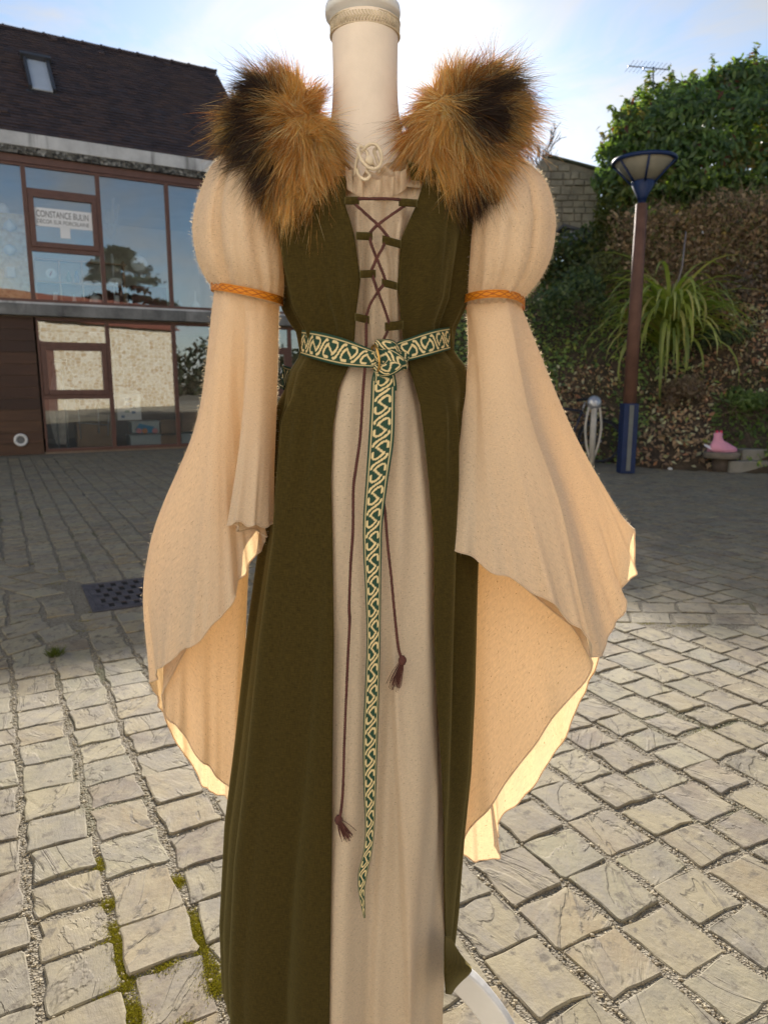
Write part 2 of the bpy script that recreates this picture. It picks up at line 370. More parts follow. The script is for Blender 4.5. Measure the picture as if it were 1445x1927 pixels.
def stone_mesh(poly, rr):
    """Irregular chamfered stone: top slightly tilted, corners knocked off, sides going into the joint."""
    poly = [np.asarray(p) for p in poly]; c = sum(poly) / len(poly); ring = []
    if area(poly + []) > 0 and (poly[1][0] - poly[0][0]) * (poly[2][1] - poly[1][1]) - (poly[1][1] - poly[0][1]) * (poly[2][0] - poly[1][0]) < 0: poly = poly[::-1]
    n = len(poly)
    for i in range(n):
        p, q, r = poly[i - 1], poly[i], poly[(i + 1) % n]; ca, cb = rr.uniform(0.012, 0.07), rr.uniform(0.012, 0.07)
        ring.append(q + (p - q) * ca); ring.append(q + (r - q) * cb)
        e = r - q; nn = np.array((e[1], -e[0])) / (np.linalg.norm(e) + 1e-9)
        for w0 in (rr.uniform(0.26, 0.42), rr.uniform(0.56, 0.74)): ring.append(q + e * w0 + nn * rr.uniform(-0.008, 0.004))
    ring = np.array(ring); tx, ty = rr.gauss(0, 0.010), rr.gauss(0, 0.010); h = rr.uniform(-0.0006, 0.004)
    zt = lambda p: h + (p[0] - c[0]) * tx + (p[1] - c[1]) * ty
    inner = c + (ring - c) * (1 - 0.0035 / (np.linalg.norm(ring - c, axis=1)[:, None] + 1e-6))
    k = len(ring); v = [(p[0], p[1], zt(p) + rr.uniform(-0.0012, 0.0008)) for p in inner] + [(p[0], p[1], zt(p) - 0.0024) for p in ring] + [(p[0], p[1], -0.03) for p in ring]
    f = [tuple(range(k))] + [(i, k + i, k + (i + 1) % k, (i + 1) % k) for i in range(k)] + [(k + i, 2 * k + i, 2 * k + (i + 1) % k, k + (i + 1) % k) for i in range(k)]
    return v, f
def hidden_by_costume(px, py):
    ys = [850, 1000, 1100, 1200, 1300, 1400, 1500, 1600, 1750, 1927]
    lo = np.interp(py, ys, [360, 310, 275, 285, 300, 350, 440, 440, 430, 440]); hi = np.interp(py, ys, [1110, 1190, 1190, 1150, 1110, 1060, 990, 950, 845, 960]); return lo < px < hi
pave = empty('pavement', (0, 0, 0), kind='structure')
order = []
for i, poly in enumerate(stones):
    c = sum(poly) / len(poly); d = math.hypot(c[1], CAM_H); px, py = proj(c[0], c[1], 0.0)
    vis = -40 < px < 1485 and py < 1990 and not hidden_by_costume(px, py)
    order.append((-(area(poly) / d ** 3) if vis else 1.0, i))
order.sort(); near = {i for w, i in order[:300] if w < 0}
V, Fc = [], []; rr = random.Random(5)
for i, poly in enumerate(stones):
    v, f = stone_mesh(poly, rr)
    if i in near:
        o = make('paving_stone', v, f, M_STONE, pave)
    else:
        n0 = len(V); V += v; Fc += [tuple(k + n0 for k in q) for q in f]
o = make('paving_stones_remaining', V, Fc, M_STONE, pave); tag(o, kind='stuff')

# loose grit in the joints, moss tufts in the near left joints
def scatter_solids(name, pts, size, cols, mat, parent=None, flat=0.6):
    n = len(pts); base = np.array([(1, 0, 0), (-1, 0, 0), (0, 1, 0), (0, -1, 0), (0, 0, 1), (0, 0, -0.6)], float); base[:, 2] *= flat
    fc = np.array([(0, 2, 4), (2, 1, 4), (1, 3, 4), (3, 0, 4), (2, 0, 5), (1, 2, 5), (3, 1, 5), (0, 3, 5)])
    j = base[None] * RNG.uniform(0.55, 1.25, (n, 6, 1)); a = RNG.uniform(0, 6.28, n); ca, sa = np.cos(a)[:, None], np.sin(a)[:, None]
    x = j[..., 0] * ca - j[..., 1] * sa; y = j[..., 0] * sa + j[..., 1] * ca
    v = np.stack([x, y, j[..., 2]], -1) * np.asarray(size)[:, None, None] + np.asarray(pts)[:, None, :]
    f = (fc[None] + (np.arange(n) * 6)[:, None, None]).reshape(-1, 3)
    return make(name, v.reshape(-1, 3), f, mat, parent, col=np.repeat(cols, 6, 0))
M_GRIT = attr_mat('loose grit', 0.75, spec=0.4)
pts = []
for k in range(-14, 22):
    for _ in range(900):
        u = RNG.uniform(0.2, 4.6); v = V0 + k * VP + RNG.normal(0, 0.010); q = gv * v + gu * u
        if 0.9 < q[1] < 3.3 and abs(q[0]) < 0.6 * q[1] + 0.1: pts.append((q[0], q[1], RNG.uniform(-0.004, -0.0005)))
for i in near:
    poly = stones[i]
    for _ in range(26):
        a = RNG.integers(len(poly)); p, q = poly[a], poly[(a + 1) % len(poly)]; c = sum(poly) / len(poly); w = p + (q - p) * RNG.random(); w = w + (w - c) * 0.11
        if w[1] < 3.0: pts.append((w[0], w[1], RNG.uniform(-0.004, -0.001)))
pts = np.array(pts); n = len(pts); tone = RNG.random(n)[:, None]
cols = np.array((0.15, 0.12, 0.075)) * (1 - tone) + np.array((0.48, 0.41, 0.28)) * tone
tag(scatter_solids('gravel', pts, np.clip(RNG.lognormal(-5.85, 0.42, n), 0.001, 0.007), cols, M_GRIT), 'loose pale grit lying in the joints between the paving stones', 'gravel', kind='stuff')

def blades(name, pts, dirs, length, width, cols, mat, parent=None, bend=0.4, segs=2, **kw):
    """Tapered blades: root pts, unit dirs, drooping by bend."""
    pts, dirs = np.asarray(pts, float), np.asarray(dirs, float); n = len(pts); length = np.broadcast_to(length, (n,)); width = np.broadcast_to(width, (n,))
    side = np.cross(dirs, RNG.normal(size=(n, 3))); side /= np.linalg.norm(side, axis=1)[:, None] + 1e-9; bend = np.broadcast_to(bend, (n,))
    vs_ = []
    for k in range(segs + 1):
        t = k / segs; c = pts + dirs * (length * t)[:, None]; c[:, 2] -= bend * length * t * t; w = (width * (1 - t * 0.85) * 0.5)[:, None]
        vs_ += [c - side * w, c + side * w]
    v = np.stack(vs_, 1); m = 2 * (segs + 1); f = []
    for k in range(segs): f.append(np.array((2 * k, 2 * k + 1, 2 * k + 3, 2 * k + 2)))
    f = (np.array(f)[None] + (np.arange(n) * m)[:, None, None]).reshape(-1, 4)
    o = make(name, v.reshape(-1, 3), f, mat, parent, col=np.repeat(cols, m, 0)); return tag(o, **kw)
M_MOSS = attr_mat('moss and grass blades', 0.8, 0.35, spec=0.2)
lines = [[(510, 1390), (640, 1350), (700, 1330)], [(480, 1560), (500, 1650), (530, 1700)], [(530, 1640), (690, 1560), (850, 1520)], [(860, 1430), (880, 1530), (940, 1650)], [(720, 1840), (820, 1810), (890, 1770)], [(400, 1210), (450, 1240)], [(600, 1900), (640, 1880)], [(470, 1560), (600, 1580)], [(880, 1540), (960, 1530)], [(420, 1750), (500, 1730)], [(560, 1700), (540, 1790)], [(470, 1500), (490, 1560)], [(930, 1650), (950, 1760)], [(640, 1600), (760, 1560)], [(480, 1880), (560, 1900)]]
mp = []
def joint_snap(q):
    """Move a ground point into the nearest joint round a stone, or None."""
    best = None
    for i in near:
        poly = stones[i]; c = sum(poly) / len(poly)
        if np.linalg.norm(q - c) > 0.16: continue
        for a in range(len(poly)):
            p, r = poly[a], poly[(a + 1) % len(poly)]; e = r - p; t = np.clip((q - p).dot(e) / e.dot(e), 0, 1); w = p + e * t; d = np.linalg.norm(q - w)
            if best is None or d < best[0]: best = (d, w + (w - c) / np.linalg.norm(w - c) * 0.007)
    return best
for ln in lines:
    g = [G(x / 2.33, 1100 + y / 2.33) for x, y in ln]
    for a, b in zip(g, g[1:]):
        for t in np.linspace(0, 1, 14):
            bs = joint_snap(a + (b - a) * t)
            if bs is not None and bs[0] < 0.07:
                w_m = RNG.uniform(0.3, 1.6)
                for _ in range(int(130 * w_m)): mp.append((bs[1][0] + RNG.normal(0, 0.010 * w_m), bs[1][1] + RNG.normal(0, 0.010 * w_m), RNG.uniform(-0.006, -0.001)))
for px_, py_, cnt in [(22, 1050, 60), (68, 1060, 90), (120, 1075, 80), (40, 1088, 80), (90, 1096, 80), (180, 1150, 60), (165, 1165, 60), (130, 1190, 60), (60, 1205, 60), (235, 1160, 60), (1180, 1155, 90), (1215, 1175, 90), (1280, 1178, 80), (1335, 1180, 80), (1390, 1140, 90), (1300, 1130, 60), (1170, 1175, 80), (1440, 1505, 40), (1330, 1380, 40), (1385, 1395, 40)]:
    q = G(px_, py_); bs = joint_snap(q); q = bs[1] if bs is not None else q
    for _ in range(cnt * 2): mp.append((q[0] + RNG.normal(0, 0.045), q[1] + RNG.normal(0, 0.012), RNG.uniform(-0.003, 0.0)))
mp = np.array(mp); n = len(mp); dr = RNG.normal(size=(n, 3)) * 0.6 + np.array((0, 0, 1.0)); dr /= np.linalg.norm(dr, axis=1)[:, None]; tn = RNG.random(n)[:, None]
mc = np.array((0.15, 0.12, 0.015)) * (1 - tn) + np.array((0.29, 0.28, 0.03)) * tn
blades('moss', mp, dr, RNG.uniform(0.003, 0.008, n), 0.0018, mc, M_MOSS, bend=0.3, segs=1, label='olive green moss cushions in the paving joints', cat='moss', kind='stuff')
q = G(105, 1232); n = 260; a = RNG.uniform(0, 6.28, n); r = RNG.random(n) * 0.03
pt = np.stack([q[0] + r * np.cos(a), q[1] + r * np.sin(a), np.full(n, -0.01)], 1); dr = np.stack([np.cos(a) * r * 22, np.sin(a) * r * 22, np.ones(n)], 1); dr /= np.linalg.norm(dr, axis=1)[:, None]; tn = RNG.random(n)[:, None]
blades('grass_tuft', pt, dr, RNG.uniform(0.025, 0.07, n), 0.003, np.array((0.05, 0.07, 0.012)) * (1 - tn) + np.array((0.14, 0.17, 0.03)) * tn, M_MOSS, bend=0.25, segs=3, label='small tuft of green grass growing in a paving joint below the drain grate', cat='grass tuft')

# cast iron drain grate
M_IRON = simple('weathered cast iron', (0.085, 0.075, 0.08), 0.5, 0.3, 14, 0.3, metal=0.5)
M_PIT = simple('dark drain pit', (0.012, 0.011, 0.010), 0.9)
c0 = GR0 - gu * GRS; g3 = lambda p, z: np.array((p[0], p[1], z)); v3, u3 = g3(gv, 0), g3(gu, 0)
grate = empty('drain_grate', g3(c0 + (gu + gv) * GRS / 2, 0), label='square cast iron drain grate with rows of slots set in the paving', cat='drain grate')
fr = MB(); w = 0.028; o0 = g3(c0, -0.03)
fr.box(o0, v3 * GRS, u3 * w, (0, 0, .034)).box(o0 + u3 * (GRS - w), v3 * GRS, u3 * w, (0, 0, .034)).box(o0 + u3 * w, v3 * w, u3 * (GRS - 2 * w), (0, 0, .034)).box(o0 + u3 * w + v3 * (GRS - w), v3 * w, u3 * (GRS - 2 * w), (0, 0, .034))
fr.build('frame', M_IRON, grate, bevel=0.003)
inn = GRS - 2 * w; rowh = inn / 5.0
MB().box(g3(c0 + (gu + gv) * w, -0.0033), v3 * inn, u3 * inn, (0, 0, 0.0015)).build('pit', M_PIT, grate)  # thin near-black sheet; its colour stands in for the shade down the drain
for r in range(6):
    hgt = 0.026; u0 = w + r * rowh - hgt / 2
    u0 = max(u0, w - 0.001); u1 = min(u0 + hgt, GRS - w)
    MB().box(g3(c0 + gv * w + gu * u0, -0.0020), v3 * inn, u3 * (u1 - u0), (0, 0, 0.0072)).build('bar', M_IRON, grate, bevel=0.002)
for r in range(5):
    nx = 8; cw = inn / nx; sh = 0.5 * cw * (r % 2)
    for k in range(nx + (r % 2)):
        a0 = max(0.0, k * cw + sh - cw + 0.028 + cw * 0.0); a1 = min(inn, a0 + cw - 0.03)
        if a1 - a0 < 0.008: continue
        u0 = w + r * rowh + 0.013
        MB().box(g3(c0 + gv * (w + a0) + gu * (u0 + 0.0005), -0.0020), v3 * (a1 - a0), u3 * (rowh - 0.027), (0, 0, 0.0062)).build('web', M_IRON, grate, bevel=0.002)

# unseen paving round and behind the camera, added to bounce sunlight onto the costume
def plaza_mat():
    m, nt, out = new_mat('worn paving beyond the view'); v = objvec(nt); b = nd(nt, 'ShaderNodeTexBrick', i_Scale=6.0); nt.links.new(v, b.inputs['Vector'])
    b.inputs['Color1'].default_value = (0.36, 0.32, 0.24, 1); b.inputs['Color2'].default_value = (0.30, 0.27, 0.21, 1); b.inputs['Mortar'].default_value = (0.15, 0.13, 0.10, 1); princ(nt, out, b.outputs['Color'], 0.85); return m
tag(make('square', [(-22, -12, -0.003), (24, -12, -0.003), (24, 0.66, -0.003), (-22, 0.66, -0.003)], [(0, 1, 2, 3)], plaza_mat()), kind='structure')
# ------------------------------------------------------------------ dress form and costume
M_LINEN = cloth_mat('natural linen', (0.75, 0.63, 0.485), (1.0, 0.85, 0.58), 900, 0.85, (0.26, 0.16, 0.075), 0.41, 0.5, bumpd=0.0005, var=0.12)
M_GREEN = cloth_mat('olive twill', (0.056, 0.0405, 0.0100), (3.2, 3.0, 0.6), 640, 0.0, transfac=0.26, sheen=0.45, bumpd=0.0009, var=0.34, sheentint=(0.55, 0.48, 0.2))
M_FORM = simple('cream jersey cover', (0.73, 0.64, 0.55), 0.85, 0.05, 30, 0.1, spec=0.15)
M_WHITE = simple('chipped white paint', (0.70, 0.69, 0.67), 0.45, 0.06, 12, 0.12)
M_BRAID = simple('cream braid', (0.55, 0.46, 0.33), 0.85, 0.2, 60, 0.3)
M_ROPE = simple('cream cotton rope', (0.66, 0.56, 0.42), 0.9, 0.15, 80, 0.3)
M_CORD = simple('burgundy cord', (0.085, 0.028, 0.022), 0.8, 0.35, 90, 0.4)
M_BRASS = simple('brass ring', (0.55, 0.33, 0.10), 0.3, 0.2, 20, 0.1, metal=1.0)
M_TAPE = attr_mat('woven jacquard tape', 0.6, 0.0, spec=0.25, bmp=0.25, bscale=1500)
M_FUR = attr_mat('long fur', 0.5, 0.45, (1.1, 0.95, 0.65), spec=0.35)

YC = 1.12
def table(pts, Y):
    a = np.array([P(x, y, Y) for x, y in pts]); o = np.argsort(a[:, 2]); return a[o, 2], a[o, 0]
def tx(pts, Y, z):
    zz, xx = table(pts, Y); return np.interp(z, zz, xx)
SIL_L = [(500, 300), (478, 350), (492, 400), (515, 450), (530, 520), (545, 580), (570, 622), (568, 668), (548, 700), (527, 780), (514, 900), (505, 1000), (480, 1180), (456, 1400), (436, 1560), (426, 1750), (430, 1860), (440, 1927), (446, 2000)]
SIL_R = [(880, 300), (915, 350), (898, 400), (890, 440), (880, 500), (868, 570), (846, 618), (848, 660), (872, 690), (890, 760), (893, 900), (886, 1100), (880, 1300), (872, 1450), (860, 1560), (850, 1680), (843, 1780), (838, 1860), (836, 2000)]
BZ, BB = [-0.1, 0.3, 0.6, 0.9, 1.1, 1.19, 1.24, 1.32, 1.39, 1.45, 1.49, 1.53], [0.165, 0.16, 0.15, 0.13, 0.112, 0.092, 0.085, 0.112, 0.122, 0.105, 0.085, 0.06]
def body(z):
    xl, xr = tx(SIL_L, YC, z), tx(SIL_R, YC, z); return (xl + xr) / 2, (xr - xl) / 2, np.interp(z, BZ, BB)
_fa = {}
def front_angle(edge, z):
    key = (edge[0], round(float(z), 5))
    if key not in _fa: _fa[key] = _front_angle(edge, z)
    return _fa[key]
def _front_angle(edge, z):
    """Angle on the body section at which the pixel polyline lies at height z (0 = towards the camera)."""
    cx, W, B = body(z); Y = YC - B
    for _ in range(8):
        s = np.clip((tx(edge, Y, z) - cx) / W, -0.985, 0.985); ph = math.asin(s); Y = YC - B * math.cos(ph)
    return ph
EDGE_L = [(655, 300), (650, 385), (660, 415), (668, 445), (675, 500), (679, 525), (671, 590), (667, 640), (660, 680), (637, 730), (626, 800), (622, 900), (626, 1050), (629, 1200), (627, 1400), (625, 1600), (622, 1800), (619, 2000)]
EDGE_R = [(800, 330), (783, 385), (768, 420), (755, 450), (750, 520), (748, 540), (756, 600), (758, 630), (770, 690), (790, 760), (800, 850), (808, 930), (815, 1020), (816, 1200), (822, 1330), (830, 1450), (837, 1600), (839, 1800), (839, 2000)]

dress = empty('linen_dress', (-0.03, YC, 0.0), label='natural cream linen underdress with puffed upper sleeves and long trumpet cuffs on the dress form', cat='dress')
coat = empty('green_surcoat', (-0.03, YC, 0.0), label='sleeveless olive green surcoat laced open down the front over the linen dress', cat='surcoat')
form = empty('dress_form', (-0.03, YC, 0.0), label='cream dress form with white turned neck cap and curved white tripod legs', cat='dress form')

# --- dress form: torso with neck, cap, braid, pole, legs
FZ = np.array([0.86, 0.95, 1.05, 1.14, 1.22, 1.30, 1.37, 1.42, 1.46, 1.49, 1.515, 1.54, 1.57, 1.61, 1.66, 1.703])
nkx = P(687, 100, YC)[0]
FW = np.array([0.09, 0.09, 0.085, 0.075, 0.07, 0.085, 0.11, 0.125, 0.125, 0.11, 0.086, 0.062, 0.051, 0.0468, 0.0465, 0.048]); FD = np.array([.07, .07, .065, .05, .045, .055, .07, .072, .066, .062, .058, .053, .049, .047, .0465, .048])
FX = np.interp(FZ, [0.9, 1.5, 1.6], [-0.012, nkx, nkx]); zf = np.linspace(FZ[0], FZ[-1], 60); na = 48; ph = np.linspace(0, 2 * math.pi, na, endpoint=False)
sm = lambda t: catmull(np.stack([FZ, t], 1), 400)
def smi(t, z): a = sm(t); return np.interp(z, a[:, 0], a[:, 1])
fwz, fdz, fxz = smi(FW, zf), smi(FD, zf), smi(FX, zf)
vv = np.stack([fxz[:, None] + fwz[:, None] * np.sin(ph), YC - fdz[:, None] * np.cos(ph), np.repeat(zf[:, None], na, 1)], -1)
fm = make('torso', vv.reshape(-1, 3), grid_faces(60, na, True), M_FORM, form, True)
ztop = 1.703
cap = MB(); cap.lathe([(0.0, 0), (0.046, 0.0), (0.046, 0.004), (0.0525, 0.006), (0.0535, 0.012), (0.0525, 0.019), (0.048, 0.023), (0.036, 0.025), (0.0355, 0.031), (0.033, 0.034), (0.030, 0.036), (0.029, 0.05), (0.032, 0.058), (0.026, 0.075), (0.0, 0.082)], (nkx - 0.003, YC, ztop), 48)
cap.build('neck_cap', M_WHITE, form, True)
br = MB(); n = 70
for k in range(n):
    a = 2 * math.pi * k / n; c = np.array((nkx + 0.0485 * math.sin(a), YC - 0.0475 * math.cos(a), ztop - 0.010)); tg = np.array((math.cos(a), math.sin(a), 0))
    br.tube([c - tg * 0.003 + np.array((0, 0, 0.006)), c + tg * 0.0005, c - tg * 0.003 - np.array((0, 0, 0.006))], 0.0014, 5)
    br.tube([c + tg * 0.001 + np.array((0, 0, 0.0)), c + tg * 0.003 - np.array((0, 0, 0.003)), c + tg * 0.002 - np.array((0, 0, 0.007))], 0.0013, 5)
ring = lambda r, z: [(nkx + r * math.sin(a), YC - (r - 0.003) * math.cos(a), z) for a in np.linspace(0, 6.2832, 60, endpoint=False)]
br.tube(ring(0.0490, ztop - 0.002), 0.0016, 6, True).tube(ring(0.0490, ztop - 0.018), 0.0016, 6, True); br.build('braid_trim', M_BRAID, form, True)
MB().tube([(-0.012, YC, 0.87), (-0.012, YC, 0.20)], 0.019, 16).build('pole', M_WHITE, form, True)
MB().lathe([(0.0, 0.13), (0.035, 0.13), (0.045, 0.15), (0.045, 0.21), (0.03, 0.24), (0.0, 0.24)], (-0.012, YC, 0), 24).build('hub', M_WHITE, form, True)
def leg(ang):
    d = np.array((math.cos(ang), math.sin(ang), 0)); sd_ = np.array((-math.sin(ang), math.cos(ang), 0)); c = np.array((-0.012, YC, 0))
    prof = catmull(np.array([(0.035, 0.180), (0.09, 0.190), (0.15, 0.172), (0.205, 0.115), (0.24, 0.055), (0.258, 0.02)]), 26); v = []; half = 0.011
    tg = np.gradient(prof, axis=0); nr = np.stack([-tg[:, 1], tg[:, 0]], 1); nr /= np.linalg.norm(nr, axis=1)[:, None]
    for q, m in zip(prof, nr):
        for a, b in ((-1, -1), (1, -1), (1, 1), (-1, 1)):
            w = q + m * 0.024 * b; v.append(c + d * w[0] + np.array((0, 0, w[1])) + sd_ * half * a)
    f = [tuple(range(3, -1, -1)), tuple(len(v) - 4 + k for k in range(4))]
    for i in range(len(prof) - 1):
        for k in range(4): f.append((i * 4 + k, i * 4 + (k + 1) % 4, i * 4 + 4 + (k + 1) % 4, i * 4 + 4 + k))
    o = make('leg', v, f, M_WHITE, form, False); b = o.modifiers.new('bevel', 'BEVEL'); b.width = 0.004; b.segments = 3; b.limit_method = 'ANGLE'; b.angle_limit = 0.8
for a in (-0.24, 1.67, 2.55): leg(a)

# --- linen body: full tube round the form, pleats where the photograph shows them
def pleat(X, Y, z, pl):
    h = 0.0
    for pts, w, A, kind in pl:
        q = (X - tx(pts, Y, z)) / w
        zz = [P(x, y, Y)[2] for x, y in pts]; fade = np.clip((max(zz) - z) / 0.05 + 0.2, 0, 1) * np.clip((z - min(zz)) / 0.05 + 0.6, 0, 1)
        h += fade * A * (math.exp(-q * q) if kind == 'ridge' else 0.5 * (1 + math.tanh(q)) * math.exp(-(max(q, 0) * w / 0.030) ** 2))
    return h
PLEATS = [([(762, 690), (785, 770), (794, 850), (802, 940), (808, 1040), (809, 1200), (812, 1330), (820, 1450)], 0.0035, -0.014, 'up'),
          ([(738, 1240), (744, 1400), (752, 1560), (760, 1720), (768, 1927), (770, 2000)], 0.0035, 0.019, 'up'),
          ([(728, 1180), (716, 1350), (706, 1560), (697, 1750), (690, 1927), (688, 2000)], 0.010, -0.012, 'ridge'),
          ([(672, 690), (660, 800), (657, 950), (655, 1150), (650, 1400), (652, 1700), (655, 2000)], 0.016, 0.006, 'ridge'),
          ([(700, 690), (690, 850), (684, 1000), (690, 1150), (686, 1300)], 0.008, -0.004, 'ridge'),
          ([(748, 700), (758, 850), (764, 1000), (768, 1200), (790, 1500), (805, 1800), (806, 2000)], 0.014, 0.006, 'ridge'),
          ([(675, 350), (677, 450), (680, 520), (676, 600), (680, 650)], 0.0022, -0.013, 'up'), ([(719, 330), (722, 430), (733, 500), (736, 600), (733, 650)], 0.0022, -0.014, 'up'),
          ([(702, 330), (700, 450), (703, 560), (700, 650)], 0.007, 0.007, 'ridge'), ([(745, 360), (744, 450), (742, 540), (746, 640)], 0.0025, 0.011, 'up'),
          ([(690, 560), (697, 620), (704, 660)], 0.004, 0.004, 'ridge'), ([(762, 330), (757, 400), (748, 440)], 0.004, 0.005, 'ridge')]
def tube_rows(zs, phs_of, inset, ripple, pl=None, mul=1.0):
    rows, uv = [], []
    for z in zs:
        cx, W, B = body(z); phs = phs_of(z); r = []; ul = 0.0; last = None; uvr = []
        for p in phs:
            s_, c_ = math.sin(p), math.cos(p); h = ripple(p, z) - (inset(p, z) if callable(inset) else inset); X, Y = cx + (W + h) * s_, YC - (B + h) * c_
            if pl is not None and c_ > 0.1: Y -= pleat(X, Y, z, pl) * min(1, c_ * 2)
            if last is not None: ul += math.hypot(X - last[0], Y - last[1])
            last = (X, Y); r.append((X, Y, z)); uvr.append((ul, z))
        rows.append(r); uv.append(uvr)
    return np.array(rows), np.array(uv)
zs = np.concatenate([np.linspace(0.035, 1.20, 130), np.linspace(1.205, 1.475, 60)])
def rip_lin(p, z): return (0.0055 * math.sin(10 * p + 1.0 + 0.5 * math.sin(4 * z)) + 0.0035 * math.sin(21 * p + z * 2)) * np.interp(z, [0, 1.15, 1.22, 1.3, 1.5], [1, 0.8, 0.35, 0.9, 1.2])
fr_ph = np.concatenate([np.linspace(-1.4, 1.4, 150), np.linspace(1.46, 2 * math.pi - 1.46, 50)])
def inset_lin(p, z):
    p = (p + math.pi) % (2 * math.pi) - math.pi; a, b = front_angle(EDGE_L, z), front_angle(EDGE_R, z)
    return 0.009 + 0.020 * min(1.0, max(0.0, max(a - p, p - b) / 0.25))
rows, uv = tube_rows(zs, lambda z: fr_ph, inset_lin, rip_lin, PLEATS)
make('gown', rows.reshape(-1, 3), grid_faces(len(zs), len(fr_ph), True), M_LINEN, dress, True, uv=uv.reshape(-1, 2))
# gathered neckline yoke: rises from the chest to the drawstring ruffle
ny, nc = 26, 220; th = np.linspace(0, 2 * math.pi, nc, endpoint=False); rr_ = []; uvr = []
cx, W, B = body(1.46)
for i in range(ny):
    t = i / (ny - 1); z0 = 1.463 + 0.050 * t
    w0, b0, x0 = W * (1 - t) ** 0.6 * 0.95 + 0.066 * (1 - (1 - t) ** 0.6), (B - 0.008) * (1 - t) ** 0.7 + 0.070 * (1 - (1 - t) ** 0.7), cx + (nkx - cx) * t
    g = 0.0058 * t + 0.0018; rip = g * np.sin(24 * th + 0.6 * np.sin(3 * th)) + 0.4 * g * np.sin(41 * th + 1.0)
    flare = 0.006 * max(0, (t - 0.86) / 0.14); sag = -0.030 * np.cos(th).clip(0) ** 6 * t
    X = x0 + (w0 + rip + flare) * np.sin(th); Y = YC - (b0 + rip + flare) * np.cos(th); Z = z0 + sag + 0.002 * np.sin(19 * th) * t
    rr_.append(np.stack([X, Y, Z], 1)); uvr.append(np.stack([th * 0.11, np.full(nc, z0)], 1))
make('neckline', np.concatenate(rr_), grid_faces(ny, nc, True), M_LINEN, dress, True, uv=np.concatenate(uvr))
rf = []; n_r = 130
for k in range(n_r):
    t = k / (n_r - 1); x = 650 + 116 * t; yt = 312 + 24 * math.sin(math.pi * t) ** 0.8; wv = math.sin(2 * math.pi * 4.6 * t + 1.6 * math.sin(7 * t)); wv2 = math.sin(2 * math.pi * 11 * t + 2 * math.sin(5 * t))
    for r_ in range(7): u_ = r_ / 6; rf.append((x + 2.5 * wv2 * (1 - u_), yt + 40 * u_ + 3 * wv * (1 - u_), 0.006 + (0.0075 * wv + 0.0022 * wv2) * (1 - u_ * 0.7) + 0.004 * (1 - u_) - 0.012 * u_))
RUFFLE = rf
def rope(name, pts, rad, mat, parent, turns=90.0, n=None, strands=3, **kw):
    """Twisted cord: strands wound round a centre line."""
    pts = np.asarray(pts, float); d = np.r_[0, np.cumsum(np.linalg.norm(np.diff(pts, axis=0), axis=1))]; L = d[-1]; n = n or max(12, int(L / 0.0016))
    c = catmull(pts, n); d = np.r_[0, np.cumsum(np.linalg.norm(np.diff(c, axis=0), axis=1))]; t = np.gradient(c, axis=0); t /= np.linalg.norm(t, axis=1)[:, None] + 1e-9
    ref = np.array((0, 1.0, 0.1)); e1 = np.cross(t, ref); e1 /= np.linalg.norm(e1, axis=1)[:, None] + 1e-9; e2 = np.cross(t, e1); mb = MB()
    for s_ in range(strands):
        a = d * turns * 6.2832 / 1.0 + s_ * 6.2832 / strands
        mb.tube(c + rad * 0.5 * (np.cos(a)[:, None] * e1 + np.sin(a)[:, None] * e2), rad * 0.62, 5)
    return mb.build(name, mat, parent, True, **kw)
yb = 1.020
rope('drawstring', [P(668, 330, yb), P(672, 300, yb - .004), P(690, 275, yb - .012), P(708, 272, yb - .016), P(718, 292, yb - .016), P(714, 312, yb - .012), P(700, 318, yb - .016), P(684, 306, yb - .018), P(674, 285, yb - .014), P(678, 275, yb - .010), P(690, 285, yb - .008), P(694, 300, yb - .012), P(704, 312, yb - .004), P(714, 324, yb - .004)], 0.0024, M_ROPE, dress, 130)
rope('drawstring', [P(712, 310, yb - .008), P(708, 296, yb - .006), P(704, 284, yb - .006), P(712, 277, yb - .008), P(717, 290, yb - .004)], 0.0024, M_ROPE, dress, 130)
rope('drawstring', [P(672, 318, yb - .004), P(676, 332, yb - .008), P(688, 338, yb - .010), P(696, 330, yb - .010), P(690, 320, yb - .010), P(698, 308, yb - .014)], 0.0024, M_ROPE, dress, 130)
MB().lathe([(0, -.006), (.004, -.005), (.0062, 0), (.004, .005), (0, .006)], P(695, 302, yb - .016), 10).build('drawstring_knot', M_ROPE, dress, True)

# --- green surcoat: panel tube open in front, upper part with armholes
def rip_g(p, z):
    a = np.interp(z, [0, 0.6, 1.05, 1.16, 1.19, 1.24, 1.29, 1.4, 1.5], [1.2, 1.1, 1.0, 0.9, 0.25, 0.25, 0.8, 0.8, 0.3])
    pm = (p + math.pi) % (2 * math.pi) - math.pi; ea, eb = front_angle(EDGE_L, z), front_angle(EDGE_R, z); a *= 0.12 + 0.88 * min(1.0, max(0.0, max(ea - pm, pm - eb)) / 0.35)
    return a * (0.0110 * math.sin(8 * p + 2.0 + 0.5 * z) + 0.0075 * (abs(math.sin(8.5 * p + 0.5 - 0.4 * z)) - 0.6) + np.interp(z, [0.98, 1.14, 1.17], [0, 0.0045, 0.0]) * math.sin(30 * p) + np.interp(z, [1.25, 1.28, 1.40], [0, 0.0045, 0.0]) * math.sin(26 * p + 1))
def phs_green(z):
    a, b = front_angle(EDGE_L, z), front_angle(EDGE_R, z)
    return np.concatenate([np.linspace(a, -1.75, 70), np.linspace(-1.9, -2 * math.pi + 1.9, 60), np.linspace(-2 * math.pi + 1.75, -2 * math.pi + b, 70)])
zg = np.concatenate([np.linspace(0.085, 1.20, 110), np.linspace(1.206, 1.475, 50)])
rows, uv = tube_rows(zg, phs_green, -0.001, rip_g)
nz, npn = rows.shape[:2]
low = zg < 1.22
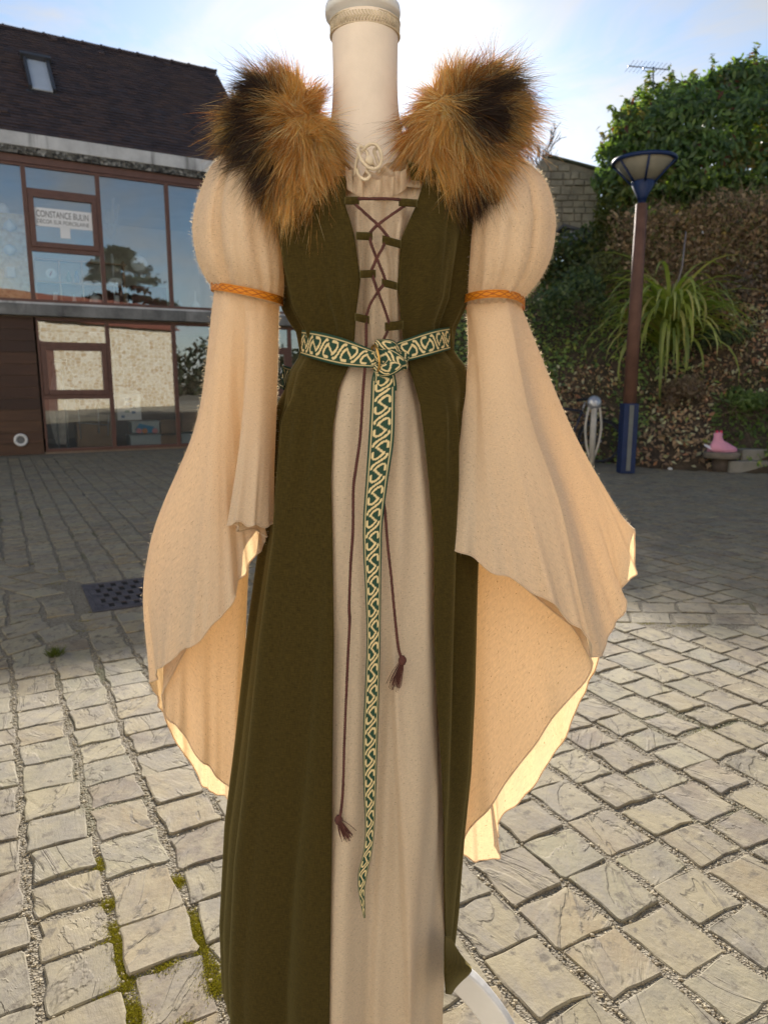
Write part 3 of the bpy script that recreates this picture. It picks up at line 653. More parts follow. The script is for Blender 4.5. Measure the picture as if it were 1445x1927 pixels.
def panel(name, r0, r1, c0_, c1_):
    sub = rows[r0:r1, c0_:c1_]; o = make(name, sub.reshape(-1, 3), grid_faces(sub.shape[0], sub.shape[1]), M_GREEN, coat, True, uv=uv[r0:r1, c0_:c1_].reshape(-1, 2))
    s_ = o.modifiers.new('cloth', 'SOLIDIFY'); s_.thickness = 0.0016; s_.offset = 1.0; return o
panel('front_panel', 0, nz, 0, 76); panel('back_panel', 0, nz, 75, 125); panel('front_panel', int(np.searchsorted(zg, 0.15)), nz, 124, npn)
# shoulder straps, hidden under the fur
for sgn, ed in ((-1, EDGE_L), (1, EDGE_R)):
    cx, W, B = body(1.47); st = []
    for t in np.linspace(0, 1, 14):
        a = math.pi * t; yy = YC - (B + 0.004) * math.cos(a) * 0.98; zz = 1.47 + 0.055 * math.sin(a)
        for w_ in np.linspace(0.35, 0.92, 10): st.append((cx + sgn * (W - 0.015 * math.sin(a)) * w_ * (1 - 0.1 * math.sin(a)), yy if abs(math.cos(a)) < .99 else YC - math.copysign((B + .002) * math.sqrt(max(0, 1 - w_ * w_)) + 0.0, math.cos(a)), zz - 0.02 * w_ * math.sin(a)))
    make('shoulder_strap', st, grid_faces(14, 10), M_GREEN, coat, True, uv=np.array([(p[0], p[1]) for p in st]))
# the corner of the hem kicked out over the stand's leg
kick = []; kr = [(1762, 836, 846), (1785, 835, 858), (1805, 835, 872), (1822, 835, 886), (1833, 835, 881), (1845, 836, 868), (1858, 837, 856), (1870, 838, 848)]; kr = catmull(np.array(kr, float), 20)
for i, (y, xl, xr) in enumerate(kr):
    for k in range(12):
        s_ = k / 11; q = P(xl + (xr - xl) * s_, y, 0.985 + 0.055 * s_ - 0.012 * math.sin(math.pi * s_) * i / 19); kick.append(q)
o = make('hem_corner', kick, grid_faces(20, 12), M_GREEN, coat, True, uv=np.array([(p[0], p[2]) for p in kick])); s_ = o.modifiers.new('cloth', 'SOLIDIFY'); s_.thickness = 0.0016

def surf_y(px, py, lift=0.004):
    """Point on the costume's front (outer of linen and coat) behind a photograph pixel."""
    Y = YC - 0.1
    for _ in range(10):
        q = P(px, py, Y); cx, W, B = body(q[2]); s_ = np.clip((q[0] - cx) / W, -0.98, 0.98); Y = YC - B * math.sqrt(1 - s_ * s_) - lift
    return P(px, py, Y)
rv = np.array([surf_y(x, y, l) for x, y, l in RUFFLE]); make('neck_ruffle', rv, grid_faces(n_r, 7), M_LINEN, dress, True, uv=np.stack([np.repeat(np.arange(n_r) * 0.0016, 7), np.tile(np.arange(7) * 0.005, n_r)], 1))
# lacing tabs
TABS = [((649, 371), (675, 371), 14), ((671, 437), (700, 438), 14), ((678, 509), (706, 508), 14), ((669, 589), (694, 595), 14), ((751, 374), (784, 376), 14), ((720, 443), (754, 453), 15), ((719, 524), (747, 532), 14), ((725, 607), (758, 603), 16)]
for (a, b, h) in TABS:
    g_ = []; n = 10
    for i in range(n):
        t = i / (n - 1); x, y = a[0] + (b[0] - a[0]) * t, a[1] + (b[1] - a[1]) * t; l = 0.006 + 0.007 * math.sin(math.pi * t)
        for k in range(5): g_.append(surf_y(x, y + h * k / 4, l + 0.0012 * math.sin(math.pi * k / 4)))
    o = make('lacing_loop', g_, grid_faces(n, 5), M_GREEN, coat, True, uv=np.array([(p[0], p[2]) for p in g_])); s_ = o.modifiers.new('cloth', 'SOLIDIFY'); s_.thickness = 0.0022; s_.offset = 0
L_ = lambda pts, l=0.008: [surf_y(x, y, l) for x, y in pts]
def lace(pts, l=0.009, l2=None):
    m = len(pts); ls = np.linspace(l, l2 if l2 is not None else l, m); return [surf_y(x, y, q) for (x, y), q in zip(pts, ls)]
CORDS = [[(664, 376), (680, 374), (700, 374), (720, 374), (745, 375), (766, 379)], [(668, 384), (690, 404), (711, 423), (724, 438), (731, 447)], [(766, 384), (740, 402), (711, 423), (700, 434), (694, 441)],
         [(695, 446), (700, 464), (709, 486), (718, 508), (725, 527)], [(727, 450), (720, 466), (709, 486), (702, 502), (697, 513)], [(700, 517), (705, 532), (711, 549), (722, 577), (731, 604), (733, 612)], [(727, 530), (720, 538), (711, 549), (697, 572), (690, 592), (688, 597)],
         [(689, 598), (689, 625), (689, 655)], [(733, 610), (727, 628), (717, 648)]]
for k, c_ in enumerate(CORDS): rope('lacing_cord', lace(c_, 0.0085 + 0.0016 * (k % 2)), 0.0021, M_CORD, coat, 120)
H1 = [(687, 688), (683, 740), (678, 820), (670, 880), (665, 920), (664, 1000), (660, 1060), (657, 1140), (658, 1170), (655, 1230), (652, 1300), (648, 1400), (645, 1490), (641, 1530), (637, 1541)]
H2 = [(719, 925), (722, 948), (725, 970), (730, 1030), (736, 1085), (741, 1140), (746, 1190), (750, 1222), (755, 1238)]
for H, kn_, te in ((H1, (637, 1543), (652, 1576)), (H2, (757, 1243), (744, 1289))):
    rope('hanging_cord', lace(H, 0.012, 0.010), 0.0022, M_CORD, coat, 120)
    kp = surf_y(kn_[0], kn_[1], 0.011); MB().lathe([(0, -.007), (.004, -.006), (.0062, -.001), (.0058, .003), (.003, .007), (0, .008)], kp, 10).build('cord_knot', M_CORD, coat, True)
    e = surf_y(te[0], te[1], 0.009); mb = MB()
    for _ in range(46):
        off = RNG.normal(0, 1, 3) * np.array((0.0052, 0.003, 0.003)); m_ = (kp + e) / 2 + off * 0.7; mb.tube([kp + off * 0.2, m_, e + off + np.array((0, 0, RNG.uniform(-.005, .005)))], 0.00045, 3, cap=False)
    mb.build('tassel', M_CORD, coat)

# --- sleeves
def puff(name, rws, sgn):
    n = 72; th = np.linspace(0, 2 * math.pi, n, endpoint=False); out = []; uvs = []; R = catmull(np.array(rws, float), 44)
    for i, (xl, xr, yl, yr, Yc, dp) in enumerate(R):
        t = i / 43; sx = np.sin(th); xm, hw = (xl + xr) / 2, (xr - xl) / 2; am = math.sin(math.pi * min(1, t)) ** 0.5
        rp = 1 + am * (0.040 * np.sin(7 * th + 2.2 * t + sgn) + 0.028 * np.sin(15 * th - 3 * t)) * (0.4 + 0.6 * t)
        rp = rp + 0.15 * max(0, t - 0.55) * np.sin(20 * th + 1.5 * np.sin(2 * th)) + 0.03 * max(0, 0.35 - t) * np.sin(20 * th)
        tn = (th - (5.78 if sgn == 0 else 0.62) + math.pi) % (2 * math.pi) - math.pi; rp = rp - am * 0.20 * np.exp(-(tn / 0.09) ** 2) + am * 0.035 * np.exp(-((tn + (0.35 if sgn == 0 else -0.35)) / 0.22) ** 2)
        row = np.array([P(xm + hw * s_ * r, yl + (yr - yl) * (s_ + 1) / 2, Yc - dp * c_ * r) for s_, c_, r in zip(sx, np.cos(th), rp)])
        out.append(row); uvs.append(np.stack([th * 0.07, row[:, 2]], 1))
    return make(name, np.concatenate(out), grid_faces(44, n, True), M_LINEN, dress, True, uv=np.concatenate(uvs))
puff('sleeve_puff', [(440, 500, 290, 290, 1.12, 0.03), (405, 505, 305, 315, 1.12, 0.055), (384, 512, 345, 355, 1.115, 0.07), (368, 522, 395, 405, 1.11, 0.078), (364, 530, 440, 450, 1.11, 0.08), (372, 535, 485, 500, 1.11, 0.075), (388, 534, 520, 540, 1.115, 0.066), (404, 527, 541, 568, 1.115, 0.052), (407, 522, 549, 573, 1.115, 0.046)], 0)
puff('sleeve_puff', [(890, 960, 290, 290, 1.12, 0.03), (895, 1000, 312, 312, 1.12, 0.055), (893, 1028, 352, 345, 1.115, 0.07), (888, 1041, 400, 395, 1.11, 0.078), (882, 1042, 450, 430, 1.11, 0.08), (878, 1034, 500, 485, 1.11, 0.075), (876, 1012, 540, 530, 1.115, 0.066), (877, 984, 566, 562, 1.115, 0.055), (880, 978, 572, 572, 1.115, 0.048)], 3)

def trumpet(name, rulings, wav=0.0035, seed=0):
    """rulings = closed list of polylines (px, py, Y) from the arm band to the hem."""
    NR, NCn = 56, len(rulings) * 9; g_ = []
    for r in rulings: g_.append(catmull(np.array([P(*q) for q in r]), NR))
    g_ = np.array(g_)                                                    # K x NR x 3
    out = np.array([catmull(g_[:, i], NCn, True) for i in range(NR)])     # NR x NC x 3
    k = np.arange(NCn) / NCn * 6.2832; ph_ = seed
    nx = np.roll(out, -1, 1) - np.roll(out, 1, 1); ny_ = np.gradient(out, axis=0); nr = np.cross(nx, ny_); nr /= np.linalg.norm(nr, axis=2)[..., None] + 1e-9
    t = np.linspace(0, 1, NR)[:, None]
    w = wav * (t ** 5) * (np.sin(19 * k + ph_) + 0.8 * np.sin(31 * k + 2 * ph_ + 1) + 0.5 * np.sin(53 * k))[None] + 0.0016 * t * np.sin(13 * k[None] + 5 * t + ph_)
    out = out + nr * w[..., None]; out[..., 2] += (0.0035 * t[..., 0:1] ** 8 * np.sin(23 * k + ph_)[None])
    s_ = np.zeros((NR, NCn)); s_[:, 1:] = np.cumsum(np.linalg.norm(np.diff(out, axis=1), axis=2), 1); l_ = np.zeros((NR, NCn)); l_[1:] = np.cumsum(np.linalg.norm(np.diff(out, axis=0), axis=2), 0)
    o = make(name, out.reshape(-1, 3), grid_faces(NR, NCn, True), M_LINEN, dress, True, uv=np.stack([np.repeat((np.arange(NCn) / NCn * 0.75)[None], NR, 0), -np.repeat(l_.mean(1)[:, None], NCn, 1)], -1).reshape(-1, 2))
    MB().tube(out[-1], 0.0013, 5, True).build('hem', M_LINEN, o, True)
    return o, out
RL = [[(525, 569, 1.12), (522, 700, 1.115), (518, 850, 1.10), (511, 986, 1.085)], [(503, 566, 1.083), (502, 780, 1.065), (490, 989, 1.04)], [(485, 562, 1.072), (478, 780, 1.05), (462, 986, 1.025)],
      [(474, 559, 1.068), (459, 780, 1.05), (434, 985, 1.032)], [(467, 558, 1.067), (458, 790, 1.066), (452, 996, 1.055)], [(460, 556, 1.067), (462, 800, 1.085), (496, 1004, 1.095)], [(454, 555, 1.067), (454, 800, 1.085), (497, 1024, 1.105)],
      [(448, 554, 1.067), (440, 800, 1.077), (466, 1066, 1.09)], [(440, 552, 1.068), (425, 800, 1.068), (440, 1122, 1.065)], [(430, 549, 1.070), (405, 800, 1.064), (392, 1188, 1.05)], [(419, 546, 1.078), (386, 800, 1.072), (340, 1228, 1.06)],
      [(408, 543, 1.10), (373, 790, 1.09), (300, 1010, 1.095), (297, 1262, 1.085)], [(404, 542, 1.12), (370, 800, 1.12), (300, 1000, 1.12), (271, 1110, 1.115), (290, 1285, 1.11)], [(408, 543, 1.14), (372, 790, 1.14), (285, 1040, 1.15), (302, 1335, 1.16)],
      [(420, 546, 1.158), (390, 800, 1.165), (320, 1100, 1.19), (343, 1412, 1.195)], [(440, 551, 1.165), (425, 800, 1.175), (375, 1150, 1.2), (383, 1476, 1.2)], [(460, 556, 1.167), (450, 800, 1.18), (415, 1200, 1.205), (412, 1496, 1.195)],
      [(478, 560, 1.167), (480, 800, 1.18), (457, 1200, 1.19), (456, 1516, 1.17)], [(488, 562, 1.165), (484, 800, 1.172), (462, 1150, 1.175), (456, 1505, 1.16)], [(494, 564, 1.163), (480, 800, 1.165), (430, 1180, 1.16), (422, 1474, 1.15)], [(500, 565, 1.16), (470, 800, 1.16), (390, 1160, 1.15), (382, 1432, 1.145)],
      [(506, 566, 1.157), (462, 800, 1.152), (350, 1120, 1.135), (335, 1370, 1.135)], [(511, 567, 1.153), (456, 800, 1.145), (325, 1080, 1.125), (308, 1310, 1.125)], [(517, 568, 1.147), (480, 800, 1.14), (400, 1050, 1.12), (392, 1140, 1.12)], [(522, 569, 1.137), (505, 800, 1.13), (470, 1000, 1.11)]]
RR = [[(877, 571, 1.12), (880, 690, 1.105), (862, 850, 1.075), (835, 1018, 1.045)], [(884, 564, 1.09), (892, 720, 1.075), (880, 1046, 1.035)], [(898, 555, 1.077), (908, 780, 1.055), (938, 1080, 1.025)], [(915, 549, 1.07), (938, 780, 1.042), (1002, 1112, 1.015)],
      [(932, 545, 1.067), (966, 780, 1.04), (1062, 1157, 1.015)], [(946, 544, 1.068), (993, 780, 1.045), (1050, 960, 1.035), (1104, 1200, 1.025)], [(954, 546, 1.072), (1000, 780, 1.052), (1062, 970, 1.042), (1119, 1240, 1.034)], [(960, 549, 1.078), (1012, 780, 1.090), (1080, 970, 1.098), (1147, 1198, 1.092)],
      [(966, 554, 1.09), (1036, 790, 1.115), (1106, 970, 1.125), (1172, 1142, 1.125)], [(972, 562, 1.105), (1055, 800, 1.128), (1132, 960, 1.14), (1168, 1106, 1.14)], [(977, 570, 1.12), (1068, 800, 1.138), (1144, 950, 1.15), (1196, 1076, 1.15)], [(979, 574, 1.135), (1072, 800, 1.146), (1150, 945, 1.16), (1186, 1002, 1.165)],
      [(974, 572, 1.15), (1060, 800, 1.16), (1120, 960, 1.18), (1150, 1120, 1.19)], [(964, 569, 1.16), (1040, 800, 1.172), (1095, 1000, 1.19), (1122, 1245, 1.2)], [(952, 565, 1.165), (1020, 800, 1.178), (1070, 1050, 1.2), (1098, 1306, 1.2)], [(940, 562, 1.168), (1000, 800, 1.18), (1030, 1100, 1.2), (1058, 1392, 1.2)],
      [(928, 560, 1.168), (975, 800, 1.18), (985, 1150, 1.195), (1003, 1478, 1.195)], [(918, 560, 1.167), (950, 800, 1.178), (940, 1200, 1.19), (944, 1542, 1.18)], [(908, 561, 1.165), (925, 800, 1.175), (900, 1200, 1.18), (930, 1582, 1.17)], [(902, 562, 1.163), (910, 800, 1.172), (885, 1220, 1.175), (942, 1612, 1.165)],
      [(897, 563, 1.161), (900, 800, 1.169), (876, 1250, 1.17), (900, 1619, 1.16)], [(893, 564, 1.159), (894, 800, 1.166), (873, 1250, 1.165), (865, 1604, 1.15)], [(890, 565, 1.156), (898, 800, 1.158), (885, 1250, 1.152), (885, 1562, 1.145)], [(888, 566, 1.153), (910, 800, 1.150), (940, 1200, 1.142), (955, 1470, 1.135)],
      [(886, 567, 1.150), (930, 800, 1.143), (1010, 1130, 1.130), (1040, 1352, 1.125)], [(884, 568, 1.146), (950, 800, 1.136), (1070, 1080, 1.12), (1112, 1246, 1.11)], [(882, 569, 1.140), (930, 800, 1.128), (1000, 1050, 1.105), (1020, 1130, 1.09)], [(879, 570, 1.132), (900, 780, 1.118), (900, 980, 1.09), (890, 1040, 1.075)]]
sl, slL = trumpet('trumpet_sleeve', RL, 0.0035, 0.4); sr, slR = trumpet('trumpet_sleeve', RR, 0.0032, 2.0)

# --- woven tapes: celtic belt, orange arm bands
def knotwork(u, v):
    """Cream interlace on green: u in cells, v from -1 to 1 across the tape. Returns 0..1 mask."""
    m = np.zeros_like(u); f = u - np.floor(u)
    m = np.maximum(m, (np.abs(np.abs(v) - 0.79) < 0.05))
    def dist_curve(cu, cv):
        d = np.full(u.shape, 9.0)
        for a, b in zip(cu, cv):
            for sh in (-1, 0, 1): d = np.minimum(d, ((f - a - sh) * 1.0) ** 2 + ((v - b) * 0.52) ** 2)
        return np.sqrt(d)
    t = np.linspace(0, 6.2832, 90); a = 0.62
    ex, ey = 0.47 * np.cos(t), 0.20 * np.sin(t)                           # a tilted oval link with a bar across it
    cu, cv = 0.5 + ex * math.cos(a) - ey * math.sin(a), (ex * math.sin(a) + ey * math.cos(a)) / 0.52
    cut = ((t > 0.95) & (t < 1.5)) | ((t > 4.09) & (t < 4.64)); d = dist_curve(cu[~cut], np.clip(cv[~cut], -0.60, 0.60)); m = np.maximum(m, d < 0.047)
    tt = np.linspace(-0.5, 0.5, 24); d = dist_curve(0.5 + tt * 0.20, -tt * 0.26 / 0.52); m = np.maximum(m, d < 0.045)
    uu_ = np.linspace(-0.34, 0.34, 40); d = dist_curve(uu_, 0.60 * np.sin(math.pi * uu_ / 0.68)); m = np.maximum(m, d < 0.047)   # the strand that passes between links
    return m
def tape(name, cen, wid, mat, parent, scale, kind='celtic', nv=30, nu=None, curl=0.0, u0=0.0):
    """Ribbon: cen (m x 3) centre line, wid (m x 3) half-width vectors; pattern follows the length."""
    cen, wid = np.asarray(cen, float), np.asarray(wid, float); L = np.linalg.norm(np.diff(cen, axis=0), axis=1).sum(); nu = nu or int(L / 0.0011)
    a = catmull(np.concatenate([cen, wid], 1), nu); c_, w_ = a[:, :3], a[:, 3:]; d = np.r_[0, np.cumsum(np.linalg.norm(np.diff(c_, axis=0), axis=1))]
    v = np.linspace(-1, 1, nv); nrm = np.cross(np.gradient(c_, axis=0), w_); nrm /= np.linalg.norm(nrm, axis=1)[:, None] + 1e-9
    pts = c_[:, None] + w_[:, None] * v[None, :, None] + nrm[:, None] * (curl * (1 - v ** 2))[None, :, None]
    uu, vv_ = np.repeat((d / scale)[:, None], nv, 1) + u0, np.repeat(v[None], nu, 0)
    if kind == 'celtic':
        m = knotwork(uu, vv_)[..., None]; col = np.array((0.012, 0.046, 0.028)) * (1 - m) + np.array((0.62, 0.50, 0.27)) * m
    else:
        m = ((np.abs(np.abs(vv_) - 0.75) < 0.07) | (np.abs(np.abs(vv_) - 0.45 * np.abs(np.sin(uu * 3.1416)) - 0.04) < 0.13))[..., None]
        col = np.array((0.60, 0.22, 0.012)) * (1 - m) + np.array((0.30, 0.07, 0.008)) * m
    o = make(name, pts.reshape(-1, 3), grid_faces(nu, nv), mat, parent, True, col=col.reshape(-1, 3)); s_ = o.modifiers.new('cloth', 'SOLIDIFY'); s_.thickness = 0.0009; return o
belt = empty('celtic_belt', tuple(P(725, 670, 1.02)), label='dark green woven belt with cream knotwork, knotted at the waist with a long hanging end', cat='belt')
def px_strip(rows_, lift, Yoff=0.0):
    cen, wid = [], []
    for (xt, yt), (xb, yb_) in rows_:
        a, b = surf_y(xt, yt, lift), surf_y(xb, yb_, lift); cen.append((a + b) / 2); wid.append((a - b) / 2)
    return cen, wid
cL, wL = px_strip([((569, 621), (567, 668)), ((590, 623), (589, 675)), ((616, 628), (614, 682)), ((645, 636), (641, 688)), ((672, 646), (668, 691)), ((697, 656), (694, 692)), ((720, 664), (717, 692))], 0.014)
cR, wR = px_strip([((846, 615), (847, 658)), ((822, 619), (820, 666)), ((797, 626), (794, 673)), ((775, 634), (774, 678)), ((752, 642), (757, 680)), ((735, 650), (740, 684))], 0.0135)
bk, bw = [], []
for a in np.linspace(-1.45, -2 * math.pi + 1.45, 26):
    z = 1.205 + 0.012 * math.cos(a); cx, W, B = body(z); bk.append((cx + (W + 0.010) * math.sin(a), YC - (B + 0.010) * math.cos(a), z + 0.004)); bw.append((0, 0, 0.0195))
tape('waistband', cL, wL, M_TAPE, belt, 0.0290); tape('waistband', cR, wR, M_TAPE, belt, 0.0290, u0=0.4); tape('waistband', bk, bw, M_TAPE, belt, 0.0290)
TL = [(704, 741, 697), (699, 743, 716), (697, 743, 760), (693, 741, 830), (688, 730, 905), (683, 720, 985), (684, 718, 1050), (687, 717, 1110), (690, 716, 1200), (687, 714, 1290), (683, 711, 1390), (684, 708, 1480), (687, 705, 1560), (683, 700, 1605), (674, 692, 1642), (674, 687, 1675), (679, 687, 1705), (684, 687, 1728)]
cT, wT = [], []
for xl, xr, y in TL:
    a, b = surf_y(xl, y, 0.017), surf_y(xr, y, 0.016 + (0.004 if y > 1590 else 0)); cT.append((a + b) / 2); wT.append((a - b) / 2)
tape('hanging_end', cT, wT, M_TAPE, belt, 0.0320)
# knot: three folds of the tape wrapped over one another
def fold(pts, hw, lift, nm='knot_fold', cu=0.004, u0=0.0):
    cen, wid = [], []
    for k, (x, y, l) in enumerate(pts):
        cen.append(surf_y(x, y, lift + l))
    cen = np.array(cen); t = np.gradient(cen, axis=0); wd = np.cross(t, np.array((0, -1.0, 0))); wd /= np.linalg.norm(wd, axis=1)[:, None]
    wid = wd * np.array(hw)[:, None]; return tape(nm, cen, wid, M_TAPE, belt, 0.030, curl=cu, u0=u0)
fold([(708, 664, .0), (718, 668, .008), (735, 676, .012), (752, 684, .009), (762, 690, -.002)], [0.010, 0.013, 0.014, 0.011, 0.006], 0.014, cu=-0.005)
fold([(764, 668, -.004), (752, 676, .004), (738, 688, .010), (724, 696, .008), (706, 694, .0)], [0.008, 0.012, 0.012, 0.010, 0.008], 0.018, cu=-0.004, u0=0.3)
fold([(708, 646, -.002), (722, 650, .006), (736, 654, .008), (748, 662, .004)], [0.006, 0.009, 0.010, 0.007], 0.013, cu=-0.004, u0=0.7)
fold([(718, 694, .006), (723, 706, .004), (724, 722, .0), (724, 735, -.003)], [0.012, 0.0145, 0.0165, 0.017], 0.015, cu=-0.003, u0=0.1)
rc = surf_y(706, 675, 0.022); mb = MB(); e1 = np.array((0.42, -0.9, 0.05)); e1 /= np.linalg.norm(e1); e2 = np.array((-0.12, 0.0, 1.0)); e2 /= np.linalg.norm(e2)
mb.tube([rc + 0.018 * (math.cos(a) * e1 * 0.7 + math.sin(a) * e2) for a in np.linspace(0, 6.2832, 40, endpoint=False)], 0.0017, 8, True); mb.build('ring', M_BRASS, belt, True)
# arm bands
def armband(loop_fn, lbl):
    cen, wid = [], []
    for th in np.linspace(0, 2 * math.pi, 60):
        a, b = loop_fn(th, 0), loop_fn(th, 1); cen.append((a + b) / 2); wid.append((a - b) / 2)
    o = tape('arm_band', cen, wid, M_TAPE, None, 0.016, 'orange', nv=16); tag(o, lbl, 'arm band', 'orange woven arm bands'); return o
def bandL(th, k):
    s_, c_ = math.sin(th), math.cos(th); return P(465 + 67 * s_, (546 if k == 0 else 561) + 14 * s_ - 5 * c_, 1.115 - 0.067 * c_)
def bandR(th, k):
    s_, c_ = math.sin(th), math.cos(th); return P(928.5 + 58 * s_, (562 if k == 0 else 577) + 2 * s_ - 17 * c_ - 3 * s_ * c_, 1.115 - 0.069 * c_)
armband(bandL, 'orange woven arm band round the sleeve beside the glazed building'); armband(bandR, 'orange woven arm band round the sleeve beside the lamp post')

# --- fur: two lapel pads over the shoulders, each of two lobes
def fur_pad(name, label, lobes, dark, nh, seed, hub):
    """lobes = [(px, py, Y, (ax, ay, az), tilt)]; dark = dark patches (px, py, rx, ry) as seen from the front; hub = (px, py) the hair fans out from."""
    rg = np.random.default_rng(seed); cs = [P(l[0], l[1], l[2]) for l in lobes]; c0 = cs[0]
    def surf(d, l):
        q = d * np.array(l[3]); ct, st_ = math.cos(l[4]), math.sin(l[4]); return np.stack([q[:, 0] * ct - q[:, 2] * st_, q[:, 1], q[:, 0] * st_ + q[:, 2] * ct], 1)
    def inside(p, l, c):
        q = p - c; ct, st_ = math.cos(-l[4]), math.sin(-l[4]); q = np.stack([q[:, 0] * ct - q[:, 2] * st_, q[:, 1], q[:, 0] * st_ + q[:, 2] * ct], 1) / np.array(l[3]); return (q ** 2).sum(1) < 0.94
    root = empty(name, tuple(c0), label=label, cat='fur pad', group='fur pads on the shoulders')
    def to_px(p):
        d_ = p[:, 1] * _c - (p[:, 2] - CAM_H) * _s; return CX + F_PX * p[:, 0] / d_, CY - F_PX * (p[:, 1] * _s + (p[:, 2] - CAM_H) * _c) / d_
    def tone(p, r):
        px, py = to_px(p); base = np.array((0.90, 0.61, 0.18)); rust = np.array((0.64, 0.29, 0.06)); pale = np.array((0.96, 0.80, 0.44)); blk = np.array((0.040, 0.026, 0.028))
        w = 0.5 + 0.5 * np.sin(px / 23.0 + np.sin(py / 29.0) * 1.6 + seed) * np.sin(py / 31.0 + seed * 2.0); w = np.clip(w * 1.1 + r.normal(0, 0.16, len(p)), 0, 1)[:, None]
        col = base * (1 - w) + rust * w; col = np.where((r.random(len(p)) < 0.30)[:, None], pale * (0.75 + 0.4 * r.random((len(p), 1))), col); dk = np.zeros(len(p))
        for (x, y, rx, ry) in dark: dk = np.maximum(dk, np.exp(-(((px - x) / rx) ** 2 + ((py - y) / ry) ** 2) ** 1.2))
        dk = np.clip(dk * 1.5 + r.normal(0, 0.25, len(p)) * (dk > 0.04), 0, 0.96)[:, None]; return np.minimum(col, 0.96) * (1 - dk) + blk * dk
    uu, vv_ = np.meshgrid(np.linspace(0, 6.2832, 40, endpoint=False), np.linspace(0.02, 3.12, 24)); d = np.stack([np.cos(uu) * np.sin(vv_), np.sin(uu) * np.sin(vv_), np.cos(vv_)], -1).reshape(-1, 3)
    for l, c in zip(lobes, cs): pv = surf(d, l) * 0.97 + c; make('backing', pv, grid_faces(24, 40, True), M_FUR, root, True, col=tone(pv, rg) * 0.9)
    P0, NR, = [], []
    for l, c in zip(lobes, cs):
        d = rg.normal(size=(nh * 2, 3)); d /= np.linalg.norm(d, axis=1)[:, None]; d = d[d[:, 1] < 0.6][:nh // len(lobes) + 1500]; p = surf(d, l) + c; nr = surf(d / np.array(l[3]) ** 2 * 0.004, l)
        k = np.ones(len(p), bool)
        for l2, c2 in zip(lobes, cs):
            if l2 is not l: k &= ~inside(p, l2, c2)
        P0.append(p[k]); NR.append(nr[k])
    p0 = np.concatenate(P0); nrm = np.concatenate(NR); nrm /= np.linalg.norm(nrm, axis=1)[:, None]; n = len(p0)
    guard = rg.random(n) > 0.60; hb = P(hub[0], hub[1], lobes[0][2] - 0.04)
    # hair clumps: every strand leans towards the nearest of a few hundred tuft centres
    tc = p0[rg.integers(0, n, 420)]; near_ = np.empty(n, int)
    for a in range(0, n, 4000): near_[a:a + 4000] = ((p0[a:a + 4000, None, :] - tc[None]) ** 2).sum(2).argmin(1)
    td = rg.normal(0, 0.34, (420, 3)) + np.array((0, 0, -0.18)); pull = (tc[near_] - p0)
    tang = p0 - hb; tang -= nrm * (tang * nrm).sum(1)[:, None]; tang /= np.linalg.norm(tang, axis=1)[:, None] + 1e-6
    dirn = nrm * np.where(guard, 0.50, 0.36)[:, None] + tang * 0.70 + td[near_] + rg.normal(0, 0.13, (n, 3)); dirn /= np.linalg.norm(dirn, axis=1)[:, None]
    ln = np.where(guard, rg.uniform(0.034, 0.062, n), rg.uniform(0.021, 0.040, n)) * (0.8 + 0.4 * rg.random(420)[near_]); side = pull * 14.0 + rg.normal(0, 0.22, (n, 3)) + np.array((0, 0, -0.45))
    wd = np.where(guard, 0.00028, 0.00042); col = tone(p0 + dirn * 0.012, rg); rim = np.clip(1.25 - np.abs(nrm[:, 1]) * 1.6, 0.25, 1.0)
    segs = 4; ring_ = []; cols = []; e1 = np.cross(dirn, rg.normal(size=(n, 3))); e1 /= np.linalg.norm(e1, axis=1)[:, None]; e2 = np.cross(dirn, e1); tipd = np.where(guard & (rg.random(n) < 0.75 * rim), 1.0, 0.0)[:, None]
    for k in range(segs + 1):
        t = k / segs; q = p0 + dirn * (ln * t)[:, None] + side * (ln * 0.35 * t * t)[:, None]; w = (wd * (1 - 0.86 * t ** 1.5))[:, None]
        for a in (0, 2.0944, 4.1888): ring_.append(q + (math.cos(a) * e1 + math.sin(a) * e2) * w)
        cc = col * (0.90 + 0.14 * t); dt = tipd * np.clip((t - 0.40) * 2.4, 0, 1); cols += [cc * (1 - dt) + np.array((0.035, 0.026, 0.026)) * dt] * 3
    v = np.stack(ring_, 1); cv = np.stack(cols, 1); f = []
    for k in range(segs):
        for a in range(3): f.append((3 * k + a, 3 * k + (a + 1) % 3, 3 * k + 3 + (a + 1) % 3, 3 * k + 3 + a))
    m = 3 * (segs + 1); f = (np.array(f)[None] + (np.arange(n) * m)[:, None, None]).reshape(-1, 4)
    o = make('hair', v.reshape(-1, 3), f, M_FUR, root, True, col=cv.reshape(-1, 3)); tag(o, kind='stuff')
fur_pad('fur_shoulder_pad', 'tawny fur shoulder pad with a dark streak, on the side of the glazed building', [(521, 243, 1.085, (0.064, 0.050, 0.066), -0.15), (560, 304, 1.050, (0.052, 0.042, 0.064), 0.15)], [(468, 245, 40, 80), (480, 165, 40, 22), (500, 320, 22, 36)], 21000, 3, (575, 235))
fur_pad('fur_shoulder_pad', 'tawny fur shoulder pad with a dark patch, on the side of the lamp post', [(889, 222, 1.085, (0.072, 0.050, 0.060), 0.30), (850, 264, 1.050, (0.056, 0.042, 0.056), 0.1), (883, 304, 1.055, (0.040, 0.036, 0.042), 0.0)], [(912, 205, 46, 54), (940, 160, 36, 24), (890, 368, 40, 22)], 21000, 8, (838, 225))

